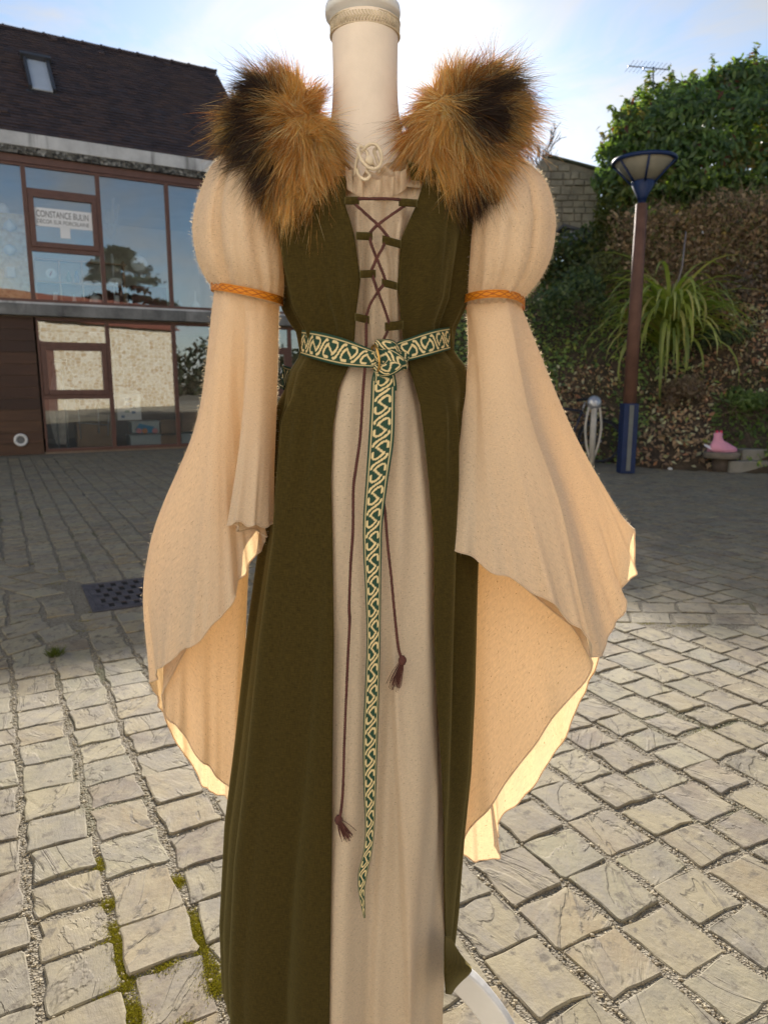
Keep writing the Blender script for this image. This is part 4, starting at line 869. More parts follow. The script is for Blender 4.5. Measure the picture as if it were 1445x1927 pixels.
# short loose fibres that catch the sun along the sleeves' edges
def fuzz(src, n, seed):
    rg = np.random.default_rng(seed); me = src.data; k = len(me.vertices); co = np.empty(k * 3, dtype=np.float32); nr = np.empty(k * 3, dtype=np.float32); me.vertices.foreach_get('co', co); me.vertices.foreach_get('normal', nr); co = co.reshape(-1, 3); nr = nr.reshape(-1, 3)
    i = rg.integers(0, k, n); p = co[i] + rg.normal(0, 0.0015, (n, 3)); d = nr[i] * np.where(rg.random(n) < .5, -1, 1)[:, None] + rg.normal(0, .6, (n, 3)); d /= np.linalg.norm(d, axis=1)[:, None]
    o = blades('fuzz', p, d, rg.uniform(.0018, .0055, n), .00036, np.tile((0.80, 0.68, 0.50), (n, 1)), M_FUZZ, src, bend=0.1, segs=1); tag(o, kind='stuff')
M_FUZZ = attr_mat('linen fibres', 0.7, 0.5, (1.0, 0.95, 0.85))
for o_ in [c for c in bpy.data.objects if c.name.startswith(('sleeve_puff', 'trumpet_sleeve'))]: fuzz(o_, 24000, len(o_.name))
# ------------------------------------------------------------------ glazed building on the far side of the square
def FPt(s, off, z): return np.array((FB[0] + ft[0] * s + fn[0] * off, FB[1] + ft[1] * s + fn[1] * off, z))
T3, N3, Z3 = np.array((*ft, 0)), np.array((*fn, 0)), np.array((0, 0, 1.0))
def on_facade(px, py, off=0.0):
    r, d, Z = ray(px, py); k = (FB.dot(fn) + off) / (r * fn[0] + d * fn[1]); p = np.array((r * k, d * k)) - FB; return p.dot(ft), CAM_H + Z * k
def fbox(mb, s0, s1, o0, o1, z0, z1): return mb.box(FPt(s0, o0, z0), T3 * (s1 - s0), N3 * (o1 - o0), Z3 * (z1 - z0))
M_FRAME = simple('brown painted joinery', (0.125, 0.058, 0.042), 0.45, 0.15, 10, 0.1)
M_FASC = None
def concrete_mat(name, lo, hi, streak):
    m, nt, out = new_mat(name); v = objvec(nt); n = noise(nt, 2.5, 8, 0.65, v); st = noise(nt, 1.0, 5, 0.6, objvec(nt, (3, 3, 0.35)))
    c1 = ramp(nt, n, [(0.3, lo), (0.65, hi)]); c2 = mixc(nt, ramp(nt, st, [(0.56, (0, 0, 0)), (0.70, (streak, streak, streak))]), c1, (0.035, 0.032, 0.03))
    princ(nt, out, c2, 0.9, bump(nt, noise(nt, 45, 5, 0.7, v), 0.5, 0.008), 0.25); return m
M_FASC = concrete_mat('stained white render', (0.42, 0.42, 0.42), (0.62, 0.62, 0.61), 0.9)
M_CONC = concrete_mat('weathered grey concrete', (0.10, 0.10, 0.10), (0.26, 0.26, 0.25), 0.6)
def rough_mat():
    m, nt, out = new_mat('pebbledash soffit edge'); v = objvec(nt); vo = nd(nt, 'ShaderNodeTexVoronoi', i_Scale=22.0); nt.links.new(v, vo.inputs['Vector'])
    c = ramp(nt, vo.outputs['Color'], [(0.2, (0.035, 0.033, 0.03)), (0.6, (0.12, 0.115, 0.10)), (0.95, (0.34, 0.33, 0.30))]); princ(nt, out, c, 0.9, bump(nt, vo.outputs['Distance'], 1.0, 0.03)); return m
M_DASH = rough_mat()
def tile_mat():
    m, nt, out = new_mat('dark clay roof tiles'); g_ = nt.nodes.new('ShaderNodeNewGeometry'); v = objvec(nt)
    c = ramp(nt, g_.outputs['Random Per Island'], [(0, (0.040, 0.028, 0.028)), (0.5, (0.062, 0.042, 0.040)), (0.85, (0.085, 0.052, 0.043)), (1, (0.055, 0.045, 0.05))])
    c = mixc(nt, ramp(nt, noise(nt, 0.8, 6, 0.6, v), [(0.5, (0, 0, 0)), (0.72, (0.55, 0.55, 0.55))]), c, (0.115, 0.065, 0.038)); princ(nt, out, c, 0.75, bump(nt, noise(nt, 30, 4, 0.6, v), 0.3, 0.006), 0.35); return m
M_TILE = tile_mat(); M_RIDGE = simple('ridge tile', (0.075, 0.05, 0.045), 0.8, 0.3, 4)
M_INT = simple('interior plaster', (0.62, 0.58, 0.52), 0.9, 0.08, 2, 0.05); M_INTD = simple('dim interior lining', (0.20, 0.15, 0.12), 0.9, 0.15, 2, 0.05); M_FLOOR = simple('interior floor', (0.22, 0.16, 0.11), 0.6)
def plank_mat():
    m, nt, out = new_mat('stained timber cladding'); g_ = nt.nodes.new('ShaderNodeNewGeometry'); oi = nt.nodes.new('ShaderNodeObjectInfo')
    n = noise(nt, 1.0, 6, 0.65, objvec(nt, (1.5, 1.5, 28))); tone = ramp(nt, oi.outputs['Random'], [(0, (0.050, 0.022, 0.012)), (0.5, (0.085, 0.036, 0.018)), (1, (0.12, 0.058, 0.026))])
    c = mixc(nt, ramp(nt, n, [(0.35, (0, 0, 0)), (0.7, (0.7, 0.7, 0.7))]), tone, (0.03, 0.016, 0.010)); princ(nt, out, c, 0.6, bump(nt, n, 0.4, 0.004)); return m
M_PLANK = plank_mat()
def glass_mat():
    m, nt, out = new_mat('reflective window glass'); gl = nd(nt, 'ShaderNodeBsdfGlossy', i_Roughness=0.0); gl.inputs['Color'].default_value = (0.93, 0.97, 1.0, 1)
    tr = nt.nodes.new('ShaderNodeBsdfTransparent'); tr.inputs['Color'].default_value = (0.95, 0.97, 0.97, 1); ms = nt.nodes.new('ShaderNodeMixShader')
    nt.links.new(bump(nt, noise(nt, 1.2, 2, 0.5, objvec(nt)), 0.05, 0.02), gl.inputs['Normal'])
    fr_ = nd(nt, 'ShaderNodeFresnel', i_IOR=1.5); f2 = math_(nt, 'ADD', fr_.outputs[0], 0.10, True); nt.links.new(f2, ms.inputs[0]); nt.links.new(tr.outputs[0], ms.inputs[1]); nt.links.new(gl.outputs[0], ms.inputs[2]); nt.links.new(ms.outputs[0], out.inputs[0]); return m
M_GLASS = glass_mat()
bld = empty('glazed_building', tuple(FPt(1.0, -1.5, 0)), label='two storey building with brown framed glazing, concrete bands and a dark tiled roof', cat='building')
S0, S1, SG, RM, RZ = -5.0, 5.9, 3.12, 2.94, 7.75       # left end, wing end, gable of the main roof, ridge set-back and height
DEP = 6.0
# shell
mb = MB(); fbox(mb, S0, S1, -DEP - 0.2, -DEP, 0, 4.7); fbox(mb, S0 - 0.2, S0, -DEP, 0, 0, 4.7); fbox(mb, S1, S1 + 0.2, -DEP, 0, 0, 4.7); mb.build('outer_wall', M_CONC, bld)
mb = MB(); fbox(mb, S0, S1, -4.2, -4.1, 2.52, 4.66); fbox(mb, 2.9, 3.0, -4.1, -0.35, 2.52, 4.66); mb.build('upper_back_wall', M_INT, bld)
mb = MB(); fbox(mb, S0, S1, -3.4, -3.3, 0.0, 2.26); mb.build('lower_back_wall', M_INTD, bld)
mb = MB(); fbox(mb, S0, S1, -DEP, -0.06, 2.27, 2.49); mb.build('floor_slab', M_FLOOR, bld)
mb = MB(); fbox(mb, S0, S1, -DEP, -0.06, 4.70, 4.86); mb.build('ceiling_slab', M_INT, bld)
mb = MB(); fbox(mb, S0, S1, -DEP, -0.06, -0.005, 0.03); mb.build('ground_slab', M_FLOOR, bld)
mb = MB(); fbox(mb, S0, S1 + 0.2, -0.02, 0.13, 2.285, 2.47); mb.build('floor_ledge', M_CONC, bld, bevel=0.01)
mb = MB(); fbox(mb, S0, S1 + 0.2, -0.06, 0.075, 2.472, 2.505); mb.build('sill', M_FASC, bld)
mb = MB(); fbox(mb, S0, SG + 0.1, -0.30, 0.06, 4.885, 5.09); mb.build('fascia', M_FASC, bld, bevel=0.01)
mb = MB(); fbox(mb, S0, S1 + 0.2, -0.28, 0.045, 4.775, 4.883); mb.build('soffit_edge', M_DASH, bld)
mb = MB(); fbox(mb, S0, S1, -0.16, -0.03, 4.66, 4.773); mb.build('window_head', M_FRAME, bld)
mb = MB(); fbox(mb, SG + 0.11, S1 + 0.2, -DEP, -0.31, 4.862, 4.89); mb.build('wing_roof', M_CONC, bld)
# pitched roof
slope = np.array((0, 0)); rise = RZ - 5.10; run = RM; sl = math.hypot(rise, run)
roof = MB(); roof.add([FPt(S0, -0.02, 5.085), FPt(SG, -0.02, 5.085), FPt(SG, -RM, RZ - 0.02), FPt(S0, -RM, RZ - 0.02), FPt(S0, -2 * RM, 5.085), FPt(SG, -2 * RM, 5.085)], [(0, 1, 2, 3), (3, 2, 5, 4), (1, 5, 2), (0, 3, 4), (0, 4, 5, 1)])
roof_o = roof.build('roof', M_TILE, bld)
V, Fc = [], []; rt = random.Random(2); dz = (rise / sl); do = -run / sl; upv = np.array((fn[0] * do, fn[1] * do, dz)); nrm_r = np.cross(T3, upv); nrm_r = nrm_r if nrm_r[2] > 0 else -nrm_r
rows_n, rl = 36, sl / 36; tw = 0.165
for r in range(rows_n):
    s_ = S0 + (r % 2) * tw / 2
    while s_ < SG - 0.02:
        e_ = min(s_ + tw - 0.006, SG); o = FPt(s_, 0.03, 5.10) + upv * (r * rl - 0.02); h = 0.022 + rt.uniform(-0.003, 0.005); L = rl + 0.02
        a = T3 * (e_ - s_); v = [o + nrm_r * h, o + a + nrm_r * (h + rt.uniform(-.002, .002)), o + a + upv * L + nrm_r * 0.006, o + upv * L + nrm_r * 0.006, o + nrm_r * (h - 0.016), o + a + nrm_r * (h - 0.016)]
        n0 = len(V); V += v; Fc += [(n0, n0 + 1, n0 + 2, n0 + 3), (n0 + 4, n0 + 5, n0 + 1, n0)]; s_ += tw
tag(make('roof_tiles', V, Fc, M_TILE, roof_o), kind='stuff')
k = 0; s_ = -2.6
while s_ < SG:
    m_ = MB(); pr = [(0.095 * math.cos(a), 0.075 * math.sin(a)) for a in np.linspace(0, math.pi, 9)]; v = []
    for ss, g_ in ((s_, 1.0), (s_ + 0.30, 0.93), (s_ + 0.31, 1.14), (s_ + 0.345, 1.14)):
        for (a, b) in pr: v.append(FPt(min(ss, SG + 0.02), -RM + a * g_, RZ - 0.02 + b * g_))
    f = []
    for i in range(3):
        for j in range(8): f.append((i * 9 + j, i * 9 + j + 1, (i + 1) * 9 + j + 1, (i + 1) * 9 + j))
    f += [tuple(range(9)), tuple(27 + j for j in range(8, -1, -1))]
    m_.add(v, f); m_.build('ridge_tile', M_RIDGE, roof_o); s_ += 0.345
mb = MB(); mb.box(FPt(SG + 0.001, -0.02, 5.02), N3 * -0.03 + 0, upv * (sl + 0.02), T3 * 0.06); mb.build('verge', M_RIDGE, roof_o)
# roof window and small vents
def on_roof(px, py):
    p0 = FPt(0, -0.02, 5.1); r = np.array(ray(px, py)); o = np.array((0, 0, CAM_H)); t = (p0 - o).dot(nrm_r) / r.dot(nrm_r); return o + r * t
M_ZINC = simple('zinc flashing', (0.06, 0.06, 0.065), 0.5, 0.2, 6, 0.1, metal=0.3); M_SKYP = simple('pale skylight blind', (0.50, 0.53, 0.56), 0.35, 0.06, 3, 0.03)  # skylight glass drawn as a plain pale opaque colour
a = on_roof(62, 175); b = on_roof(100, 180); c = on_roof(60, 122); W_ = np.linalg.norm(b - a); H_ = np.linalg.norm(c - a); o = a + nrm_r * 0.01
mb = MB(); t_ = 0.05
mb.box(o - T3 * t_, T3 * t_, upv * H_, nrm_r * 0.12).box(o + T3 * W_, T3 * t_, upv * H_, nrm_r * 0.12).box(o - T3 * (t_ + .04) + upv * H_, T3 * (W_ + 2 * t_ + .08), upv * 0.11, nrm_r * 0.16).box(o - T3 * (t_ + .05) - upv * 0.10, T3 * (W_ + 2 * t_ + .10), upv * 0.10, nrm_r * 0.04)
sk = mb.build('roof_window', M_ZINC, roof_o)
MB().box(o + nrm_r * 0.055, T3 * W_, upv * H_, nrm_r * 0.02).build('roof_window_pane', M_SKYP, roof_o)
for px_, py_ in ((10, 218), (103, 82), (315, 128), (170, 132), (192, 108)):
    q = on_roof(px_, py_); MB().box(q + nrm_r * 0.02 - T3 * 0.06, T3 * 0.12, upv * 0.10, nrm_r * 0.06).build('roof_vent', M_RIDGE, roof_o, bevel=0.02)
# timber cladding planks, left of the lower glazing
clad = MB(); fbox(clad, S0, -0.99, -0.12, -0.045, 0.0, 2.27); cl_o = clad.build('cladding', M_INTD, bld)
for k in range(12):
    z0 = 0.012 + k * 0.188; mb = MB(); o_, u_ = FPt(S0, -0.045, z0), T3 * (-0.985 - S0)
    mb.add([o_ + N3 * 0.028, o_ + u_ + N3 * 0.028, o_ + u_ + N3 * 0.012 + Z3 * 0.182, o_ + N3 * 0.012 + Z3 * 0.182, o_, o_ + u_, o_ + u_ + Z3 * 0.182, o_ + Z3 * 0.182], [(0, 1, 2, 3), (4, 7, 6, 5), (0, 4, 5, 1), (3, 2, 6, 7), (1, 5, 6, 2), (0, 3, 7, 4)]); mb.build('plank', M_PLANK, cl_o)
sv, zv = on_facade(40, 828); mb = MB(); mb.tube([FPt(sv + 0.085 * math.cos(a), 0.0, zv + 0.085 * math.sin(a)) for a in np.linspace(0, 6.2832, 28, endpoint=False)], 0.024, 8, True)
vo = mb.build('round_vent', M_WHITE, bld, True); MB().lathe([(0, 0), (0.08, 0), (0.07, 0.012), (0, 0.012)], FPt(sv, -0.015, zv), 20, N3).build('vent_grille', M_CONC, vo, True)

def window(s0, s1, z0, z1, divs=(), sash=None, jamb=0.035):
    """Fixed glazing bay: frame; glass panes between z divisions; one opening sash with its own heavier frame."""
    f = MB(); fo0, fo1 = -0.11, -0.045
    fbox(f, s0, s0 + jamb, fo0, fo1, z0, z1); fbox(f, s1 - jamb, s1, fo0, fo1, z0, z1); zz = [z0] + list(divs) + [z1]
    fbox(f, s0 + jamb, s1 - jamb, fo0, fo1 - 0.002, z0, z0 + 0.055); fbox(f, s0 + jamb, s1 - jamb, fo0, fo1 - 0.002, z1 - 0.045, z1)
    for d in divs: fbox(f, s0 + jamb, s1 - jamb, fo0, fo1 - 0.002, d - 0.035, d + 0.035)
    w = f.build('window', M_FRAME, bld, bevel=0.006)
    for a, b in zip(zz, zz[1:]):
        a2, b2 = a + (0.055 if a == z0 else 0.035), b - (0.045 if b == z1 else 0.035); m_ = MB()
        if sash == (a, b):
            h = MB(); t_ = 0.085; fbox(h, s0 + jamb + .004, s0 + jamb + t_, -0.10, -0.028, a2, b2); fbox(h, s1 - jamb - t_, s1 - jamb - .004, -0.10, -0.028, a2, b2); fbox(h, s0 + jamb + t_, s1 - jamb - t_, -0.10, -0.030, a2, a2 + t_); fbox(h, s0 + jamb + t_, s1 - jamb - t_, -0.10, -0.030, b2 - t_ * .8, b2); h.build('sash', M_FRAME, w, bevel=0.006)
            fbox(m_, s0 + jamb + t_ - .01, s1 - jamb - t_ + .01, -0.075, -0.071, a2 + t_ - .01, b2 - t_ * .8 + .01)
        else: fbox(m_, s0 + jamb - .01, s1 - jamb + .01, -0.082, -0.078, a2 - .01, b2 + .01)
        m_.build('pane', M_GLASS, w)
    return w
GX = [-4.33, -3.20, -2.07, -0.95, 0.165, 1.30, 2.42, 3.54, 4.70, 5.88]
for k, (a, b) in enumerate(zip(GX, GX[1:])):
    zt = on_facade(110, 362)[1]; zb = on_facade(125, 472)[1]
    if k in (3, 6): window(a, b, 2.507, 4.658, (zb, zt), (zb, zt))
    else: window(a, b, 2.507, 4.658)
    if k >= 3:
        zt, zb = on_facade(140, 648)[1], on_facade(150, 747)[1]
        if k in (3, 6): window(a, b, 0.032, 2.268, (zb, zt), (zb, zt))
        else: window(a, b, 0.032, 2.268)

# shop sign and things seen through the glass
M_SIGN = simple('white sign board', (0.78, 0.78, 0.78), 0.5, 0.03, 3, 0.02); M_INK = simple('grey sign lettering', (0.10, 0.10, 0.10), 0.6)
M_PORC = simple('white porcelain', (0.74, 0.75, 0.73), 0.2, 0.04, 6, 0.03); M_PINE = simple('pale pine shelf', (0.48, 0.30, 0.19), 0.6, 0.15, 6); M_OSB = None
def osb():
    m, nt, out = new_mat('strand board'); v = objvec(nt); n = noise(nt, 14, 5, 0.7, v); princ(nt, out, ramp(nt, n, [(0.3, (0.42, 0.26, 0.10)), (0.5, (0.62, 0.47, 0.22)), (0.7, (0.72, 0.60, 0.34))]), 0.7); return m
M_OSB = osb()
def in_px(px, py, off): s_, z = on_facade(px, py, off); return FPt(s_, off, z)
def flat_rect(x0, y0, x1, y1, off, th): 
    a, b = on_facade(x0, y1, off), on_facade(x1, y0, off); mb = MB(); fbox(mb, a[0], b[0], off, off + th, a[1], b[1]); return mb, a, b
s0_, z0_ = on_facade(64, 424, -0.066); s1_, z1_ = on_facade(173, 404, -0.066); _, zt_ = on_facade(64, 389, -0.066)
signo = empty('shop_sign', tuple(FPt(s0_, -0.066, z0_)), label='white shop sign with two lines of lettering fixed across the upper window sash', cat='sign')
mb = MB(); fbox(mb, s0_, s1_, -0.0705, -0.067, z0_, zt_); mb.build('board', M_SIGN, signo)
def text(body, size, s_, z, off, parent, mat, width):
    cu = bpy.data.curves.new('lettering', 'FONT'); cu.body = body; cu.size = size; cu.extrude = 0.0008; cu.align_x = 'CENTER'; cu.align_y = 'CENTER'
    o = bpy.data.objects.new('lettering', cu); C.objects.link(o); o.data.materials.append(mat); bpy.context.view_layer.update(); sx = width / max(o.dimensions.x, 1e-6)
    from mathutils import Matrix
    R = Matrix((( T3[0], 0, N3[0]), (T3[1], 0, N3[1]), (0, 1, 0))).to_4x4()
    M = Matrix.Translation(Vector(FPt(s_, off, z))) @ R @ Matrix.Diagonal((sx, 1, 1, 1)); me = bpy.data.meshes.new_from_object(o); me.transform(M); bpy.data.objects.remove(o); me.materials.clear(); me.materials.append(mat)
    return link('lettering', me, parent)
zm = (z0_ + zt_) / 2; hh = zt_ - z0_
text('CONSTANCE BULIN', hh * 0.50, (s0_ + s1_) / 2, zm + hh * 0.16, -0.066, signo, M_INK, (s1_ - s0_) * 0.88); text('DÉCOR SUR PORCELAINE', hh * 0.30, (s0_ + s1_) / 2, zm - hh * 0.24, -0.066, signo, M_INK, (s1_ - s0_) * 0.88)
m_, _, _ = flat_rect(115, 428, 132, 448, -0.0705, 0.0035); m_.build('price_card', M_SIGN, label='small blank white card below the shop sign', cat='card')
m_, _, _ = flat_rect(-20, 405, 56, 572, -0.5, 0.02); m_.build('strand_board', M_OSB, label='yellow strand board panel behind the leftmost upper window', cat='strand board')
# display shelf with porcelain
shelf = empty('display_shelf', tuple(in_px(150, 575, -0.25)), label='pale pine display shelf behind the upper window', cat='shelf')
for x in (72, 118, 160, 203, 238):
    a, b = on_facade(x, 578, -0.25), on_facade(x, 492, -0.25); m_ = MB(); fbox(m_, a[0] - .013, a[0] + .013, -0.42, -0.25, 2.495, b[1]); m_.build('upright', M_PINE, shelf)
sa, sb = on_facade(70, 530, -0.25)[0], on_facade(240, 530, -0.25)[0]
for y in (492, 534, 573):
    z = on_facade(150, y, -0.25)[1] if y < 570 else 2.50; m_ = MB(); fbox(m_, sa, sb, -0.42, -0.252, z - .012, z + .012); m_.build('shelf_board', M_PINE, shelf)
m_ = MB(); fbox(m_, sa, sb, -0.44, -0.422, 2.495, on_facade(150, 534, -0.25)[1]); m_.build('back_board', simple('red brown shelf back', (0.16, 0.07, 0.05), 0.7), shelf)
zs_lo, zs_mid = 2.512, on_facade(150, 534, -0.25)[1] + .012
def pot(px, prof, zb, name, label, off=-0.33, mat=None, n=24):
    s_, _ = on_facade(px, 560, off); c = FPt(s_, off, zb); mb = MB(); mb.lathe([(0.0, 0)] + prof + [(0.0, prof[-1][1])], c, n); o = mb.build(name, mat or M_PORC, None, True); return tag(o, label, name.replace('_', ' '))
pot(105, [(.036, 0), (.036, .19), (.03, .2)], zs_lo, 'porcelain_cylinder', 'tall straight white porcelain cylinder at the left of the lower shelf row')
pot(140, [(.034, 0), (.036, .08), (.03, .15), (.012, .18)], zs_lo, 'porcelain_bottle', 'small white domed porcelain bottle on the lower shelf row')
pot(180, [(.06, 0), (.10, .04), (.105, .10), (.09, .14), (.095, .15), (.06, .19), (.02, .21), (.025, .235), (.012, .25)], zs_lo, 'porcelain_tureen', 'round lidded white porcelain tureen on the lower shelf row')
pot(221, [(.032, 0), (.034, .20), (.028, .21)], zs_lo, 'porcelain_cylinder', 'slim white porcelain cylinder at the right end of the lower shelf row')
pot(186, [(.03, 0), (.07, .04), (.085, .075)], zs_mid, 'porcelain_bowl', 'small white porcelain bowl on the upper shelf row')
M_BLUE = simple('blue glaze', (0.12, 0.22, 0.40), 0.25); M_TEAL = simple('sage glaze', (0.20, 0.30, 0.26), 0.3)
pot(133, [(.04, 0), (.045, .10), (.02, .15), (.02, .19)], zs_mid, 'green_jar', 'sage green glazed jar on the upper shelf row', mat=M_TEAL); pot(148, [(.04, 0), (.045, .12), (.022, .17), (.022, .21)], zs_mid, 'blue_jar', 'blue glazed jar on the upper shelf row', mat=M_BLUE)
def plate(px, py, r, off, name, label, asp=1.0, col=None):
    c = in_px(px, py, off); mb = MB(); pr = [(0, 0.006), (r * .6, .006), (r * .68, .014), (r, .022), (r, .026), (r * .66, .02), (0, .012)]; mb.lathe(pr[::-1], c, 28, N3); v = np.array(mb.v); d = (v - c); v = c + N3 * (d @ N3)[:, None] + T3 * (d @ T3)[:, None] + Z3 * (d @ Z3)[:, None] * asp
    o = make(name, v, mb.f, M_PORC, None, True); tag(o, label, 'plate'); return o, c
p_, c_ = plate(97, 515, .085, -0.29, 'painted_plate', 'white plate painted with a red motif on the upper shelf row', 0.95)
m_ = MB(); M_RED = simple('red glaze', (0.35, 0.06, 0.05), 0.3); m_.tube([c_ + N3 * .03 + T3 * x + Z3 * y for x, y in ((-.03, -.04), (-.01, -.01), (.0, .02), (.015, .045))], [.006, .012, .008, .003], 8); m_.build('motif', M_RED, p_, True)
plate(217, 530, .13, -0.27, 'oval_plate', 'oval white platter leaning at the right end of the shelf', 0.55)
plate(262, 497, .145, -0.35, 'round_plate', 'large pale round plate hanging behind the middle upper window')
for y, nm in ((425, 'pointed white ornament'), (470, 'round white ornament'), (512, 'square white ornament')):
    c = in_px(19, y, -0.40); m_ = MB(); pr = {425: [(.0, -.09), (.10, -.04), (.09, .02), (.02, .10), (0, .11)], 470: [(0, -.09), (.07, -.06), (.10, 0), (.07, .06), (0, .09)], 512: [(0, -.08), (.085, -.08), (.085, .08), (0, .08)]}[y]; m_.lathe(pr, c, 20 if y < 500 else 4); tag(m_.build('porcelain_ornament', M_PORC, None, y < 500), nm + ' on the strand board panel', 'ornament')
m_ = MB(); a = in_px(-10, 402, -0.80); fbox(m_, on_facade(-30, 402, -.8)[0], on_facade(42, 402, -.8)[0], -1.1, -0.75, a[2] - .03, a[2]); m_.build('wall_shelf', M_PINE, label='short pine wall shelf above the strand board panel', cat='shelf')
pot(21, [(.06, 0), (.10, .05), (.10, .12), (.07, .18), (.03, .20)], a[2], 'porcelain_teapot', 'pale round porcelain pot on the short wall shelf', -0.92)
# dried pampas in a slim vase
vz = in_px(211, 478, -0.32); pam = empty('dried_pampas', (float(vz[0]), float(vz[1]), 2.5), label='pale dried pampas plumes in a slim white vase behind the upper window', cat='dried flowers')
m_ = MB(); m_.lathe([(0, 2.5), (.05, 2.5), (.05, 2.52), (.012, 2.55), (.012, 3.1), (.028, 3.2), (.020, 3.42), (0, 3.42)], (vz[0], vz[1], 0), 14); m_.build('vase', M_PORC, pam, True)
M_PAMP = attr_mat('pampas fibres', 0.9, 0.3); n = 1500; which = RNG.integers(0, 4, n); tip = np.array([(-.06, .75), (.08, .95), (.16, .85), (.02, .65)])[which]; t = RNG.uniform(0.35, 1, n); base = np.array((vz[0], vz[1], 3.42))
pp = base + T3 * (tip[:, 0] * t)[:, None] + Z3 * (tip[:, 1] * t * 0.95)[:, None]; dr = T3 * (tip[:, 0] * .6)[:, None] + Z3 * 0.7 + RNG.normal(0, .35, (n, 3)); dr /= np.linalg.norm(dr, axis=1)[:, None]
blades('plumes', pp, dr, RNG.uniform(.05, .12, n), .004, np.tile((0.55, 0.50, 0.44), (n, 1)), M_PAMP, pam, 0.2, 2)
pot(337, [(.04, 0), (.055, .08), (.05, .16), (.02, .20), (.025, .23)], 2.49, 'porcelain_vase', 'small white porcelain vase on the floor by the rightmost visible upper window', -0.40); pot(368, [(.06, 0), (.085, .06), (.085, .14), (.05, .19), (.014, .22), (.014, .40)], 2.49, 'porcelain_vase', 'larger white long necked porcelain vase beside the small one', -0.40)
m_, _, _ = flat_rect(243, 545, 305, 585, -1.0, 0.4); m_.build('cabinet', simple('red brown cabinet', (0.17, 0.05, 0.035), 0.5), label='low red brown cabinet behind the middle upper window', cat='cabinet', bevel=0.01)
# ground floor store
M_BOX = simple('brown cardboard', (0.30, 0.19, 0.11), 0.85, 0.12, 5); M_CLEAR = simple('translucent plastic tub', (0.40, 0.45, 0.46), 0.3, 0.08, 4); M_STEEL = simple('grey steel', (0.45, 0.46, 0.48), 0.35, 0.1, 10, 0.1, metal=0.7)
def tub(x0, x1, y0, y1, off, label, mat, nm='storage_box', lid=None):
    a, b = on_facade(x0, y1, off), on_facade(x1, y0, off); z0 = max(0.035, a[1]); e = empty(nm, tuple(FPt((a[0] + b[0]) / 2, off, z0)), label=label, cat='box', group='boxes stored on the ground floor'); m_ = MB(); fbox(m_, a[0], b[0], off - .35, off, z0, b[1] - .03); m_.build('body', mat, e, bevel=0.012); m_ = MB(); fbox(m_, a[0] - .015, b[0] + .015, off - .365, off + .012, b[1] - .03, b[1]); m_.build('lid', lid or mat, e, bevel=0.006); return e
tub(148, 213, 795, 842, -0.5, 'brown cardboard box low behind the lower sash window', M_BOX, lid=M_BOX); tub(247, 303, 817, 845, -0.35, 'clear tub of papers at the bottom of the middle lower window', M_CLEAR); tub(249, 300, 792, 816, -0.35, 'clear tub standing on the tub of papers', M_CLEAR); tub(304, 333, 818, 845, -0.4, 'lower brown box beside the clear tubs', M_BOX); tub(304, 332, 790, 817, -0.4, 'upper brown box beside the clear tubs', M_BOX); tub(343, 372, 815, 843, -0.4, 'grey box in the last visible lower window', M_CLEAR); tub(343, 372, 770, 812, -0.4, 'brown box on the grey box in the last visible lower window', M_BOX)
toy = empty('blue_toy', tuple(in_px(278, 806, -0.30)), label='blue toy vehicle with pink and orange discs in front of the clear tub', cat='toy'); M_TB = simple('blue plastic', (0.02, 0.22, 0.42), 0.35); M_TO = simple('orange plastic', (0.60, 0.22, 0.08), 0.4); M_TP = simple('pink plastic', (0.60, 0.22, 0.24), 0.4)
q = [in_px(x, y, -0.29) for x, y in ((257, 808), (263, 797), (290, 803), (295, 814), (258, 816))]; MB().add(q + [p - N3 * .03 for p in q], [(4, 3, 2, 1, 0), (5, 6, 7, 8, 9)] + [(i, (i + 1) % 5, 5 + (i + 1) % 5, 5 + i) for i in range(5)]).build('toy_body', M_TB, toy)
for x, mt in ((262, M_TP), (273, M_TO), (292, M_TP)): MB().lathe([(0, 0), (.05, 0), (.05, .01), (0, .01)], in_px(x, 811, -0.285), 18, N3).build('disc', mt, toy)
m_, a, b = flat_rect(222, 742, 264, 791, -0.5, 0.02); pb = empty('notice_board', tuple(FPt(a[0], -.5, a[1])), label='white notice board with small coloured pictures behind the middle lower window', cat='notice board'); m_.build('board', M_SIGN, pb)
for (x, y, w_, mt) in ((242, 751, 12, M_BLUE), (253, 752, 8, M_TEAL), (242, 760, 8, M_BLUE), (252, 766, 8, M_INK), (240, 774, 9, M_TEAL), (252, 776, 7, M_BLUE), (232, 784, 6, M_BLUE)): mm, _, _ = flat_rect(x - w_ / 2, y - 2.5, x + w_ / 2, y + 2.5, -0.478, 0.002); mm.build('picture', mt, pb)
c = in_px(112, 790, -0.55); m_ = MB(); v = []; f = []
for t in np.linspace(0, 1, 16):
    w_ = 0.15 * math.sin(math.pi * min(1, 0.12 + t * 0.85)) ** 0.7; z = 0.12 + 1.25 * t; v += [FPt(0, 0, 0) * 0 + c * np.array((1, 1, 0)) + Z3 * z + T3 * sgn * w_ + N3 * e_ for sgn in (-1, 1) for e_ in (0, .03)]
for i in range(15):
    b_ = i * 4; f += [(b_, b_ + 2, b_ + 6, b_ + 4), (b_ + 1, b_ + 5, b_ + 7, b_ + 3), (b_, b_ + 4, b_ + 5, b_ + 1), (b_ + 2, b_ + 3, b_ + 7, b_ + 6)]
m_.add(v, f + [(0, 1, 3, 2), (60, 62, 63, 61)]); m_.build('ironing_board', simple('pale patterned cover', (0.50, 0.46, 0.42), 0.9, 0.3, 14), label='pale ironing board stood on end behind the lower window', cat='ironing board')
rk = empty('clothes_rack', tuple(in_px(116, 840, -0.4)), label='grey steel clothes rack with a round lamp behind the lower window', cat='rack')
